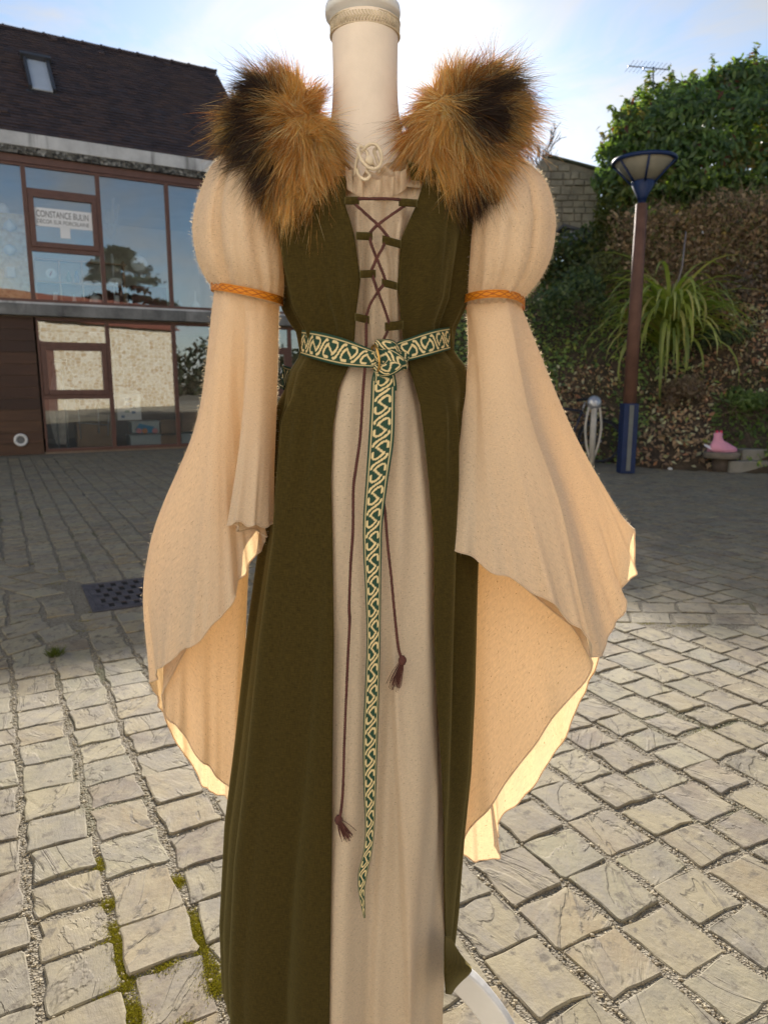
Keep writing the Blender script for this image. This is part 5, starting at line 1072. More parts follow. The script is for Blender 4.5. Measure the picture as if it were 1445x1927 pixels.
for x in (101, 118): p_ = in_px(x, 700, -0.4); MB().tube([p_ * np.array((1, 1, 0)) + Z3 * 0.04, p_ * np.array((1, 1, 0)) + Z3 * 1.62], 0.014, 8).build('post', M_STEEL, rk, True)
MB().lathe([(0, 0), (.09, 0), (.09, .03), (0, .03)], in_px(110, 690, -0.36), 20, N3).build('lamp_disc', M_STEEL, rk, True); MB().tube([in_px(94, 678, -.4), in_px(126, 678, -.4)], 0.016, 8).build('rail', M_STEEL, rk, True)
# coat rack like frame leaning near the box
fr_ = MB()
for (x0, y0, x1, y1) in ((146, 752, 153, 826), (185, 760, 187, 815), (205, 780, 204, 820), (146, 795, 205, 800)): fr_.tube([in_px(x0, y0, -0.45), in_px(x1, y1, -0.45)], 0.010, 6)
fr_.build('drying_frame', M_STEEL, label='thin grey wire drying frame in front of the cardboard box', cat='drying frame', smooth=True)
# ------------------------------------------------------------------ planted bank, trees, lamp, bicycle, things at the foot of the bank
def bank_h(X, Y):
    q = (X - KB[0]) * kn[0] + (Y - KB[1]) * kn[1]
    w_ = np.clip((3.95 - X) / 0.6, 0, 1); q = q - 0.85 * w_ * w_ * (3 - 2 * w_) * np.exp(-(np.maximum(q, 0) / 2.2) ** 2)
    base = np.interp(q, [-0.3, 0.0, 0.25, 0.9, 1.8, 2.8, 3.8, 6.0, 12, 40], [-0.25, -0.02, 0.14, 0.75, 1.75, 2.60, 3.05, 3.45, 3.8, 4.0])
    return base + np.clip(q, 0, 1) * (0.10 * np.sin(X * 2.1 + 1) * np.cos(Y * 1.7) + 0.06 * np.sin(X * 5.3 + Y * 3.1))
def soil_mat():
    m, nt, out = new_mat('leaf litter soil'); v = objvec(nt); n = noise(nt, 9, 8, 0.7, v); n2 = noise(nt, 1.2, 4, 0.6, v)
    c = ramp(nt, n, [(0.3, (0.04, 0.03, 0.02)), (0.55, (0.10, 0.07, 0.045)), (0.8, (0.18, 0.13, 0.085))]); c = mixc(nt, ramp(nt, n2, [(0.45, (0, 0, 0)), (0.65, (0.6, 0.6, 0.6))]), c, (0.03, 0.04, 0.012)); princ(nt, out, c, 0.95, bump(nt, n, 1.0, 0.06)); return m
nx, ny = 90, 80; gx = np.linspace(-1.0, 16, nx); gq = np.concatenate([np.linspace(-0.12, 5, 55), np.linspace(5.3, 40, 25)])
V = []
for q in gq:
    for a in np.linspace(-4.2, 12.5, nx):
        p = KB + kt * a + kn * q; V.append((p[0], p[1], float(bank_h(p[0], p[1]))))
V = np.array(V); bt = make('bank_terrain', V, grid_faces(ny, nx), soil_mat(), None, True); tag(bt, kind='structure')

M_LEAF = attr_mat('leaves', 0.45, 0.42, (1.5, 1.6, 0.5), spec=0.5); M_DRY = attr_mat('dry twigs and litter', 0.85, 0.15, (1.3, 1.1, 0.8), spec=0.2); M_BARK = simple('bark', (0.09, 0.07, 0.055), 0.9, 0.3, 12, 0.6)
def leaves(name, pts, size, cols, mat, parent=None, elong=2.1, nrm=None, spread=0.9, droop=0.0, **kw):
    """Pointed folded leaves: six vertices, four faces' worth of area each."""
    pts = np.asarray(pts, float); n = len(pts); size = np.broadcast_to(size, (n,)).astype(float)
    nr = RNG.normal(size=(n, 3)) * spread + (np.array((0, -0.3, 0.6)) if nrm is None else nrm); nr /= np.linalg.norm(nr, axis=1)[:, None]
    ax = RNG.normal(size=(n, 3)) + np.array((0, 0, -droop)); ax -= nr * (ax * nr).sum(1)[:, None]; ax /= np.linalg.norm(ax, axis=1)[:, None]; sd_ = np.cross(nr, ax)
    L, Wd = (size * elong / 2)[:, None], (size / 2)[:, None]; fold_ = nr * (size * 0.14)[:, None]
    v = np.stack([pts - ax * L, pts - sd_ * Wd * .95 - ax * L * .1 + fold_, pts + ax * L - nr * Wd * .3, pts + sd_ * Wd * .95 - ax * L * .1 + fold_], 1)
    f = (np.array([(0, 1, 2), (0, 2, 3)])[None] + (np.arange(n) * 4)[:, None, None]).reshape(-1, 3)
    o = make(name, v.reshape(-1, 3), f, mat, parent, col=np.repeat(cols, 4, 0)); return tag(o, **kw)
def pal(n, cs, p=None, jit=0.25):
    cs = np.array(cs); k = RNG.choice(len(cs), n, p=p); return cs[k] * RNG.uniform(1 - jit, 1 + jit, (n, 1))
def fld(X, Y, s, sd_=0.0): return np.sin(X * s + 1.7 * np.sin(Y * s * 0.8 + sd_) + sd_) * np.cos(Y * s * 1.1 - sd_ + np.sin(X * s * .6))
# undergrowth leaves and litter over the slope
n = 34000; a = RNG.uniform(-3.6, 7.5, n); q = RNG.uniform(0, 1, n) ** 0.8 * 4.6; X, Y = KB[0] + kt[0] * a + kn[0] * q, KB[1] + kt[1] * a + kn[1] * q; Z = bank_h(X, Y) + np.abs(RNG.normal(0, 0.07, n)) + 0.08 * np.clip(fld(X, Y, 3.0), 0, 1)
g1 = fld(X, Y, 1.6, 0.5) + 0.5 * fld(X, Y, 4.1, 2.0) + 0.35 * RNG.normal(size=n)
px_, py_ = proj(X, Y, Z)
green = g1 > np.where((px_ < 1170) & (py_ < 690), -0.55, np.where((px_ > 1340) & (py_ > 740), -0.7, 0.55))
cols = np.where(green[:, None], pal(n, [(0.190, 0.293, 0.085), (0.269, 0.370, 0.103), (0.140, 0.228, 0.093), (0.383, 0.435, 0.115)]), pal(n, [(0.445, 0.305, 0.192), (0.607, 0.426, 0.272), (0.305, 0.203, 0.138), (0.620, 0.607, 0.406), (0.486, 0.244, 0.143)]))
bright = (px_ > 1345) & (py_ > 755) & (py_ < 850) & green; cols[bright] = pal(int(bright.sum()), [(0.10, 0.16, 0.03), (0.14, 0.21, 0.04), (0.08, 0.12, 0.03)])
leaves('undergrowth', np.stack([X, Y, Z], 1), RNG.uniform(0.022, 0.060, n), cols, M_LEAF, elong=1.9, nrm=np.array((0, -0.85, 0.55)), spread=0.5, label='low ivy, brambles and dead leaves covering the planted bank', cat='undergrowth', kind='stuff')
def twigs(name, pts, dirs, ln, rad, cols, mat, parent=None, **kw):
    return blades(name, pts, dirs, ln, rad, cols, mat, parent, bend=kw.pop('bend', 0.35), segs=4, **kw)
n = 9000; a = RNG.uniform(-3.4, 7.4, n); q = RNG.uniform(0.05, 4.4, n); X, Y = KB[0] + kt[0] * a + kn[0] * q, KB[1] + kt[1] * a + kn[1] * q; keep = fld(X, Y, 1.3, 1.0) + RNG.normal(0, .5, n) > -0.1; X, Y = X[keep], Y[keep]; n = len(X)
dr = RNG.normal(0, 0.75, (n, 3)) + np.array((0, -0.45, 0.55)); dr /= np.linalg.norm(dr, axis=1)[:, None]
twigs('dry_stems', np.stack([X, Y, bank_h(X, Y) + 0.02], 1), dr, RNG.uniform(0.15, 0.65, n), RNG.uniform(0.004, 0.009, n), pal(n, [(0.20, 0.145, 0.095), (0.27, 0.20, 0.13), (0.14, 0.10, 0.065), (0.34, 0.27, 0.18)]), M_DRY, bend=0.75, label='tangle of dry brown grass stems and brambles on the bank', cat='dry stems', kind='stuff')
# brown bare hedge along the top of the bank
def hedge(name, a0, a1, q0, q1, z1, nl, nt_, cl, ct, label, cat, base=None, gap=None, size=(0.03, 0.07), el=1.6):
    e = empty(name, (*(KB + kt * (a0 + a1) / 2 + kn * (q0 + q1) / 2), float(bank_h(*(KB + kt * (a0 + a1) / 2 + kn * (q0 + q1) / 2)))), label=label, cat=cat)
    def pts_(n):
        a, q, t = RNG.uniform(a0, a1, n), RNG.uniform(q0, q1, n), RNG.random(n); X, Y = KB[0] + kt[0] * a + kn[0] * q, KB[1] + kt[1] * a + kn[1] * q; zb = bank_h(X, Y); zt = z1(a) + 0.16 * fld(X, Y, 3.3, 1) + 0.08 * fld(X, Y, 9, 2); P_ = np.stack([X, Y, zb + (zt - zb) * t], 1)
        if gap is not None: P_ = P_[~gap(P_)]
        return P_
    p = pts_(nl); leaves('foliage', p, RNG.uniform(*size, len(p)), pal(len(p), cl), M_LEAF, e, elong=el, nrm=np.array((0, -0.8, 0.5)), spread=0.55)
    p = pts_(nt_); d = RNG.normal(0, .55, (len(p), 3)) + np.array((0, -.1, .7)); d /= np.linalg.norm(d, axis=1)[:, None]; twigs('twigs', p, d, RNG.uniform(.15, .5, len(p)), RNG.uniform(.004, .010, len(p)), pal(len(p), ct), M_DRY, e)
    return e
hedge('bare_hedge', -0.3, 8.0, 2.7, 3.8, lambda a: 4.15 + 0.10 * a * 0.35, 22000, 18000, [(0.403, 0.271, 0.166), (0.307, 0.201, 0.130), (0.498, 0.355, 0.211), (0.211, 0.211, 0.083)], [(0.297, 0.216, 0.135), (0.230, 0.149, 0.095), (0.378, 0.284, 0.189)], 'brown bare hedge of dry stems along the top of the bank', 'hedge')
hedge('ivy_hedge', -3.4, 0.9, 3.3, 4.7, lambda a: 4.0 + 0.02 * a, 11000, 1500, [(0.084, 0.126, 0.039), (0.119, 0.161, 0.049), (0.063, 0.098, 0.039), (0.168, 0.168, 0.056)], [(0.08, 0.06, 0.04)], 'dark green ivy hedge at the top of the bank behind the sleeve', 'hedge', size=(0.04, 0.08))
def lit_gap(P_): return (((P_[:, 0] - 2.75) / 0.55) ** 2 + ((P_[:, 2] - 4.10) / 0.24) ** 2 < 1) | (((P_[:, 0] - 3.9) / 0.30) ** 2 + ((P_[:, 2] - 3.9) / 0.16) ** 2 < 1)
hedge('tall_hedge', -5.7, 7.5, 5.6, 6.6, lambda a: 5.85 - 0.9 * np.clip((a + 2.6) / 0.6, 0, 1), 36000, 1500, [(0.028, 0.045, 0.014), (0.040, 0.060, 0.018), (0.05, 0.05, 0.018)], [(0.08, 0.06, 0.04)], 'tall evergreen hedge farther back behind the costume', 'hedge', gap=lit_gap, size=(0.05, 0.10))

# evergreen tree with dense glossy leaves
def crown_points(blobs, n, surf=0.62):
    w = np.array([b[3] * b[4] * b[5] for b in blobs]) ** 0.67; k = RNG.choice(len(blobs), n, p=w / w.sum()); B_ = np.array(blobs)[k]
    d = RNG.normal(size=(n, 3)); d /= np.linalg.norm(d, axis=1)[:, None]; r = surf + (1 - surf) * RNG.random(n) ** 0.7 + 0.05 * RNG.normal(size=n)
    return B_[:, :3] + d * r[:, None] * B_[:, 3:], d
TY = 13.9
tree = empty('evergreen_tree', tuple(P(1320, 470, TY)), label='dense dark glossy evergreen tree rising behind the lamp post', cat='tree')
blobs = []
for (x, y, r, dy) in [(1185, 240, 36, 0), (1215, 207, 42, .3), (1270, 194, 40, 0), (1335, 180, 42, .4), (1395, 170, 52, 0), (1450, 175, 55, .3), (1165, 290, 40, .1), (1210, 260, 58, -.5), (1275, 240, 62, -.6), (1345, 235, 62, -.6), (1415, 245, 62, -.4), (1480, 250, 62, 0), (1150, 340, 34, 0), (1190, 335, 52, -.4), (1250, 320, 60, -.7), (1325, 315, 62, -.8), (1400, 320, 60, -.6), (1470, 330, 60, -.2), (1160, 385, 32, 0), (1210, 385, 40, -.3), (1265, 380, 42, -.3), (1330, 375, 40, -.4), (1400, 372, 42, -.3), (1380, 150, 32, 0), (1300, 176, 24, 0), (1350, 152, 20, 0), (1430, 150, 36, .2)]:
    c = P(x, y, TY + dy); rm = r * TY / F_PX; blobs.append((*c, rm, rm * 1.2, rm * .92))
lp, ld = crown_points(blobs, 24000, 0.5); lc = pal(len(lp), [(0.10, 0.17, 0.045), (0.13, 0.21, 0.055), (0.08, 0.13, 0.05), (0.17, 0.24, 0.06), (0.11, 0.17, 0.07)])
shp, shd = [], []
for k in range(46):
    b_ = blobs[RNG.integers(0, 12)]; d_ = RNG.normal(size=3); d_[2] = abs(d_[2]) + .3; d_[1] *= .4; d_ /= np.linalg.norm(d_); st0 = np.array(b_[:3]) + d_ * b_[3] * .9
    for t_ in np.linspace(0, 1, 12): shp.append(st0 + (d_ + np.array((0, 0, .4))) * t_ * RNG.uniform(.08, .2) + RNG.normal(0, .02, 3)); shd.append(d_)
lp = np.concatenate([lp, shp]); ld = np.concatenate([ld, shd]); lc = np.concatenate([lc, pal(len(shp), [(0.10, 0.12, 0.04), (0.16, 0.13, 0.05), (0.08, 0.12, 0.04)])])
edge_w = (fld(lp[:, 0], lp[:, 2], 2.2, 1.0) > 0.35) & (RNG.random(len(lp)) < 0.5); lc[edge_w] = pal(int(edge_w.sum()), [(0.14, 0.16, 0.03), (0.18, 0.15, 0.035), (0.11, 0.15, 0.03)])
red = RNG.random(len(lp)) < 0.02; lc[red] = np.array((0.14, 0.05, 0.03))
leaves('crown', lp, RNG.uniform(0.040, 0.078, len(lp)), lc, M_LEAF, tree, elong=2.5, nrm=ld * 0.55 + np.array((0, -0.55, 0.35)), spread=0.5, droop=0.5)
tb = P(1330, 520, TY + .3); tb[2] = float(bank_h(tb[0], tb[1])) - 0.1; m_ = MB(); top = P(1325, 330, TY + .1)
m_.tube(catmull(np.array([tb, (tb + top) / 2 + np.array((.1, 0, 0)), top]), 10), np.linspace(.13, .07, 10), 10); m_.build('trunk', M_BARK, tree, True)
for x, y in ((1200, 250), (1260, 210), (1340, 190), (1420, 210), (1470, 280), (1190, 340), (1290, 290)):
    e = P(x, y, TY + RNG.uniform(-.3, .3)); MB().tube(catmull(np.array([tb + (top - tb) * .55, (top + e) / 2 + np.array((0, 0, -.1)), e]), 8), np.linspace(.06, .015, 8), 7).build('limb', M_BARK, tree, True)
# side shrub hanging over the hedge, left of the tree
sh = []
for (x, y, r) in ((1140, 430, 22), (1138, 400, 20), (1150, 460, 16)): c = P(x, y, 13.2); rm = r * 13.2 / F_PX; sh.append((*c, rm, rm, rm * 1.5))
lp, ld = crown_points(sh, 900); so = empty('yellow_shrub', tuple(P(1140, 470, 13.2)), label='small yellow green shrub under the edge of the evergreen tree', cat='shrub'); leaves('foliage', lp, RNG.uniform(.03, .05, len(lp)), pal(len(lp), [(0.10, 0.11, 0.02), (0.07, 0.085, 0.018)]), M_LEAF, so, elong=2.2); MB().tube([P(1140, 500, 13.2), P(1141, 440, 13.2)], .02, 6).build('stem', M_BARK, so)

# separate shrubs breaking up the bank
for (x, y, Yb, r, nl_, cl_, lb, sz) in [(1085, 560, 12.4, 62, 1500, [(0.09, 0.13, 0.04), (0.12, 0.16, 0.05), (0.06, 0.10, 0.04)], 'dark green ivy mound beside the sleeve on the bank', .05), (1150, 500, 12.9, 40, 800, [(0.16, 0.17, 0.05), (0.12, 0.13, 0.04)], 'yellowish bramble bush at the top of the bank left of the lamp post', .045), (1290, 770, 10.9, 48, 1000, [(0.24, 0.17, 0.11), (0.30, 0.22, 0.14), (0.18, 0.12, 0.08)], 'brown dead fern clump at the foot of the bank right of the lamp post', .04), (1400, 790, 10.5, 50, 1500, [(0.13, 0.20, 0.045), (0.17, 0.25, 0.06), (0.10, 0.15, 0.04)], 'bright green ground cover mound above the pink bag', .04), (1405, 560, 12.2, 62, 1300, [(0.20, 0.16, 0.13), (0.14, 0.11, 0.09), (0.26, 0.21, 0.17)], 'grey brown leafless bush at the right edge of the bank', .035), (1345, 690, 11.4, 40, 800, [(0.08, 0.12, 0.07), (0.11, 0.15, 0.08)], 'small blue green shrub below the strap leaf plant', .04)]:
    c = P(x, y, Yb); c[2] = max(c[2], float(bank_h(c[0], c[1])) + .1); rm = r * Yb / F_PX; so = empty('bank_shrub', (c[0], c[1], float(bank_h(c[0], c[1]))), label=lb, cat='shrub', group='shrubs on the bank'); bl = [(c[0] + RNG.normal(0, rm * .45), c[1] + RNG.normal(0, rm * .3), c[2] + RNG.normal(0, rm * .25), rm * RNG.uniform(.4, .65), rm * .5, rm * RNG.uniform(.3, .5)) for _ in range(7)]
    lp, ld = crown_points(bl, nl_, .5); leaves('foliage', lp, RNG.uniform(sz * .6, sz * 1.2, len(lp)), pal(len(lp), cl_), M_LEAF, so, elong=2.0, nrm=ld * .5 + np.array((0, -.6, .5)), spread=.5)
    d = RNG.normal(0, .6, (260, 3)) + np.array((0, -.2, .8)); d /= np.linalg.norm(d, axis=1)[:, None]; twigs('twigs', np.tile(c - Z3 * rm * .4, (260, 1)) + RNG.normal(0, rm * .4, (260, 3)) * np.array((1, .6, .3)), d, RNG.uniform(.2, .7, 260) * rm * 2, RNG.uniform(.004, .009, 260), pal(260, [(0.24, 0.18, 0.12), (0.16, 0.12, 0.08)]), M_DRY, so)

# arching strap-leaved plant behind the lamp
pc = P(1258, 625, 11.6); pc[2] = float(bank_h(pc[0], pc[1])); flax = empty('strap_leaf_plant', tuple(pc), label='large arching plant with long yellow green strap leaves behind the lamp post', cat='plant')
def strap(root, az, el, L, w, col, droop):
    n = 9; d0 = np.array((math.cos(az), math.sin(az), 0)); t = np.linspace(0, 1, n); ang = el - droop * t ** 1.3; st = L / (n - 1); c = [np.array(root, float)]
    for k in range(1, n): c.append(c[-1] + (d0 * math.cos(ang[k]) + Z3 * math.sin(ang[k])) * st)
    c = np.array(c); sd_ = np.array((-math.sin(az), math.cos(az), 0)); wd = w * np.sin(np.pi * np.clip(0.18 + 0.82 * t, 0, 1)) ** 0.7 * (1 - 0.25 * t); up = np.array((0, 0, 1.0)); v = []
    for k in range(n): v += [c[k] - sd_ * wd[k] + up * wd[k] * .35, c[k], c[k] + sd_ * wd[k] + up * wd[k] * .35]
    f = []
    for k in range(n - 1): f += [(3 * k, 3 * k + 1, 3 * k + 4, 3 * k + 3), (3 * k + 1, 3 * k + 2, 3 * k + 5, 3 * k + 4)]
    return v, f, [col] * (3 * n)
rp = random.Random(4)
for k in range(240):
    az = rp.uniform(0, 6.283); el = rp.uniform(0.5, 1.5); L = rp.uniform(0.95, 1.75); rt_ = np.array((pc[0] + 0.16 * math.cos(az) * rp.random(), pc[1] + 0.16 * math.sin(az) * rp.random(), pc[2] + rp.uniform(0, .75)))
    col = np.array(rp.choice([(0.34, 0.38, 0.08), (0.42, 0.46, 0.12), (0.52, 0.53, 0.18), (0.24, 0.29, 0.07), (0.54, 0.48, 0.17)])) * rp.uniform(.8, 1.2)  # leaf colours raised to stand in for sunlight that doesn't reach the plant
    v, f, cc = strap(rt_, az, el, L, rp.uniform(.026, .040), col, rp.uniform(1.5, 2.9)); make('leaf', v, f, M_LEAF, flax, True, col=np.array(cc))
MB().tube([pc - Z3 * .1, pc + Z3 * .85], [.06, .04], 8).build('stem', M_BARK, flax, True)
MB().tube([P(1268, 560, 11.8), P(1283, 500, 11.8), P(1290, 436, 11.8)], [.02, .017, .011], 6).build('bare_stake', simple('grey weathered stake', (0.22, 0.19, 0.18), .8), label='thin bare grey stake standing above the strap leaf plant', cat='stake', smooth=True)

# ruined stone wall, shed, bare tree, aerial on the skyline
WY = 15.6
M_RST = simple('old limestone', (0.30, 0.265, 0.20), 0.95, 0.35, 3, 0.7, dist=0.02); M_MORT = simple('ruin mortar', (0.25, 0.22, 0.17), 0.95, 0.3, 5, 0.6, dist=0.02)
ruin = empty('ruined_wall', tuple(P(1080, 420, WY)), label='old pale stone gable wall with sloping top beside the evergreen tree', cat='wall')
out_px = [(1016, 302), (1034, 297), (1124, 322), (1134, 428), (1014, 436)]; q = [P(x, y, WY) for x, y in out_px]; m_ = MB(); m_.add(q + [p + np.array((0, .4, 0)) for p in q], [(4, 3, 2, 1, 0), (5, 6, 7, 8, 9)] + [(i, (i + 1) % 5, 5 + (i + 1) % 5, 5 + i) for i in range(5)]); m_.build('core', M_MORT, ruin)
rw = random.Random(9); y = 430.0
while y > 304:
    h = rw.uniform(11, 17); x = 1017 + rw.uniform(-2, 5); xe = 1128
    while x < xe - 6:
        w_ = rw.uniform(13, 27); x1 = min(x + w_ - 1.6, xe + 2); ytop = 297 + max(0, (x1 - 1034)) * 0.278 + 2
        if y - h + 1.4 > ytop:
            a, b = P(x, y, WY), P(x1, y - h + 1.6, WY); d = rw.uniform(.02, .06); MB().box(np.array((a[0], WY - d, a[2])), (b[0] - a[0], 0, rw.uniform(-.01, .01)), (0, d + .03, 0), (rw.uniform(-.01, .01), 0, b[2] - a[2])).build('stone', M_RST, ruin, bevel=0.012)
        x += w_
    y -= h
m_ = MB(); a, b = P(1030, 296, WY), P(1128, 322, WY); m_.box(a + np.array((0, -.06, 0)), b - a, (0, .52, 0), (0, 0, .05)); m_.build('coping', simple('mossy coping', (0.07, 0.075, 0.045), 0.95, 0.4, 4, .6), ruin)
shed = empty('small_shed', tuple(P(1088, 470, 14.6)), label='small pale shed with a sloping grey roof at the foot of the ruined wall', cat='shed')
a, b = P(1066, 470, 14.6), P(1118, 440, 14.6); MB().box(a, (b[0] - a[0], 0, 0), (0, .8, 0), (0, 0, P(1066, 432, 14.6)[2] - a[2])).build('wall', simple('pale shed boards', (0.36, 0.38, 0.42), 0.8), shed)
a, b = P(1060, 426, 14.45), P(1122, 442, 14.45); MB().box(a, b - a, (0, 1.1, 0), (0, 0, .05)).build('roof', simple('grey shed roof', (0.10, 0.10, 0.105), .8), shed)
def grow(mb, p, d, L, r, depth, rg):
    e = p + d * L; mb.tube([p, p + d * L * .5 + np.array((rg.gauss(0, .02), 0, rg.gauss(0, .02))) * L, e], [r, r * .85, r * .7], 5, cap=False)
    if depth == 0: return
    for _ in range(rg.choice((2, 3, 3))):
        nd_ = d + np.array((rg.gauss(0, .42), rg.gauss(0, .3), rg.gauss(.12, .25))); nd_ /= np.linalg.norm(nd_); grow(mb, p + d * L * rg.uniform(.45, 1), nd_, L * rg.uniform(.55, .8), r * .68, depth - 1, rg)
m_ = MB(); rg_ = random.Random(12); grow(m_, P(1012, 470, 17.0), np.array((.10, 0, 1.0)), 1.2, .05, 5, rg_); bt_ = empty('bare_tree', tuple(P(1012, 470, 17.0)), label='leafless pale tree with fine twigs beside the fur on the skyline', cat='tree'); m_.build('branches', simple('pale grey twigs', (0.20, 0.18, 0.165), .9), bt_, True)
aer = empty('television_aerial', tuple(P(1227, 200, 20.0)), label='thin television aerial on the skyline above the evergreen tree', cat='aerial'); M_ALU = simple('dull aluminium', (0.30, 0.31, 0.33), .4, .1, 10, .1, metal=.7)
MB().tube([P(1227, 330, 20), P(1228.5, 126, 20)], .022, 8).build('mast', M_ALU, aer, True); MB().tube([P(1180, 124, 20), P(1257, 131, 20)], .016, 6).build('boom', M_ALU, aer, True); MB().tube(catmull(np.array([P(1209, 128, 20), P(1212, 133, 19.9), P(1228, 134, 19.9), P(1235, 130, 20)]), 12), .010, 6).build('bracket', M_ALU, aer, True)
for k in range(10): a = P(1184 + k * 7.5, 124.4 + k * .7, 20); MB().tube([a + np.array((0, -.35, 0)), a + np.array((0, .35, 0))], .006, 5).build('element', M_ALU, aer)

# lamp post
lx, ly = G(1176, 890); lamp = empty('lamp_post', (lx, ly, 0), label='brown lamp post with a blue base and an upturned cone lantern', cat='lamp post')
M_LB = simple('dark blue paint', (0.006, 0.022, 0.085), 0.5, .2, 8, .1); M_LW = simple('brown oiled post', (0.15, 0.075, 0.05), .75, .25, 6, .15); M_SLOT = simple('grey slot cover', (0.16, 0.17, 0.16), .5); M_LG = simple('frosted lamp cone', (0.27, 0.25, 0.19), .35, .08, 5, .05)
hz = lambda y: P(1200, y, ly)[2]; zb_, zt_ = hz(759), hz(384)
m_ = MB(); m_.box((lx - .098, ly - .098, 0), (.196, 0, 0), (0, .196, 0), (0, 0, zb_)); m_.build('base', M_LB, lamp, bevel=.012)
MB().box((lx - .028, ly - .1035, .04), (.056, 0, 0), (0, .007, 0), (0, 0, zb_ - .06)).build('slot_cover', M_SLOT, lamp); 
MB().tube([(lx, ly, zb_ - .02), (lx, ly, zt_)], [.088, .072], 20).build('post', M_LW, lamp, True)
MB().tube([(lx, ly, zt_ - .01), (lx, ly, zt_ + .15)], .048, 16).build('neck', M_LB, lamp, True)
z1, z2, z3 = hz(372), hz(344), hz(306); R1, R3 = .10, .385
MB().lathe([(.05, z1 - .04), (.06, z1), (.15, z2), (.135, z2 + .015), (.0, z2 + .015)], (lx, ly, 0), 28).build('cup', M_LB, lamp, True)
MB().lathe([(.0, z2 + .016), (.132, z2 + .016), (.355, z3 - .01), (.352, z3), (.0, z3)], (lx, ly, 0), 40).build('lantern', M_LG, lamp, True)
MB().lathe([(.355, z3 - .005), (R3, z3 - .012), (R3 + .01, z3 + .014), (R3, z3 + .035), (.05, z3 + .085), (0, z3 + .085)], (lx, ly, 0), 40).build('rim', M_LB, lamp, True)
for a in (-2.75, -1.75, -.55, .5, 1.6, 2.6): MB().tube([(lx + .14 * math.cos(a), ly + .14 * math.sin(a), z2 - .01), (lx + .372 * math.cos(a), ly + .372 * math.sin(a), z3 - .005)], .014, 6).build('rib', M_LB, lamp, True)

# bicycle stand and bicycle
bx, by = G(1112, 876); M_CREAM = simple('cream painted hoop', (0.55, 0.50, 0.42), .5, .1, 8); stand = empty('bicycle_stand', (bx, by, 0), label='cream bicycle stand with two bowed hoops and a round silver head', cat='bicycle stand')
bz = lambda y: P(1115, y, by)[2]; MB().tube([(bx, by, 0), (bx, by, bz(765))], .045, 12).build('post', M_CREAM, stand, True)
for sgn in (-1, 1): MB().tube(catmull(np.array([(bx + sgn * .03, by, bz(862)), (bx + sgn * .09, by, bz(835)), (bx + sgn * .115, by, bz(800)), (bx + sgn * .075, by, bz(765))]), 14), .019, 8).build('hoop', M_CREAM, stand, True)
m_ = MB(); m_.lathe([(0, -.05), (.07, -.05), (.10, -.02), (.105, .02), (.07, .055), (0, .06)], (bx, by, bz(758)), 20, (0, 1, 0)); m_.build('head', M_STEEL, stand, True); MB().lathe([(0, 0), (.03, 0), (.03, .012), (0, .012)], (bx, by - .066, bz(757)), 14, (0, 1, 0)).build('badge', M_SIGN, stand, True)
M_TYRE = simple('black rubber', (0.015, 0.015, 0.016), .8); M_BF = simple('dark blue bicycle paint', (0.03, 0.035, 0.06), .3); bike = empty('bicycle', (bx - .1, by + .35, 0), label='dark bicycle parked behind the cream bicycle stand', cat='bicycle')
bd = np.array((0.55, -0.10, 0)); bd /= np.linalg.norm(bd); wb = np.array((bx + .22, by + .38, .33)); wa = wb - bd * 1.02
def wheel(c):
    w = empty('wheel'); w.parent = bike; w.matrix_parent_inverse = WORLDINV(bike); cir = lambda r: [c + r * (math.cos(a) * bd + math.sin(a) * Z3) for a in np.linspace(0, 6.2832, 44, endpoint=False)]
    MB().tube(cir(.325), .021, 8, True).build('tyre', M_TYRE, w, True); MB().tube(cir(.300), .010, 6, True).build('rim', M_BF, w, True); MB().tube([c - np.cross(bd, Z3) * .04, c + np.cross(bd, Z3) * .04], .025, 10).build('hub', M_STEEL, w, True)
    for k in range(18): a = 6.2832 * k / 18; MB().tube([c, c + .298 * (math.cos(a) * bd + math.sin(a) * Z3)], .0016, 4, cap=False).build('spoke', M_ZINC, w)
wheel(wb); wheel(wa)
bb = wb - bd * .44 - Z3 * .05; st_ = bb + Z3 * .50 - bd * -.16; hd = wa + Z3 * .52 + bd * .14; hb = wa + Z3 * .38 + bd * .10
m_ = MB()
for a, b, r in ((bb, st_, .016), (st_, hd, .015), (bb, hb, .018), (hd, hb, .018), (st_, wb, .009), (bb, wb, .010), (hb, wa, .012)): m_.tube([a, b], r, 8)
m_.build('frame', M_BF, bike, True); m_ = MB(); sp = st_ + Z3 * .14 + bd * .04; m_.tube([st_, sp], .013, 8).build('seat_post', M_STEEL, bike, True)
m_ = MB(); v = []; prof = [(-.14, .075, .0), (-.08, .07, .015), (.0, .04, .012), (.08, .018, .004), (.13, .014, -.006)]
for (a, w_, h) in prof: v += [sp - bd * a + np.cross(bd, Z3) * sgn * w_ + Z3 * (h + e_) for sgn, e_ in ((-1, 0), (-.6, .05), (.6, .05), (1, 0))]
f = []
for i in range(4):
    for k in range(4): f.append((i * 4 + k, i * 4 + (k + 1) % 4, i * 4 + 4 + (k + 1) % 4, i * 4 + 4 + k))
m_.add(v, f + [(0, 1, 2, 3), (19, 18, 17, 16)]); m_.build('saddle', M_TYRE, bike, True); cr = np.cross(bd, Z3)
MB().tube([hd, hd + Z3 * .12], .014, 8).build('stem', M_STEEL, bike, True); MB().tube(catmull(np.array([hd + Z3 * .12 - cr * .28 - bd * -.12, hd + Z3 * .14 - cr * .12, hd + Z3 * .13 + cr * .12, hd + Z3 * .12 + cr * .28 + bd * .12]), 16), .012, 8).build('handlebar', M_TYRE, bike, True)
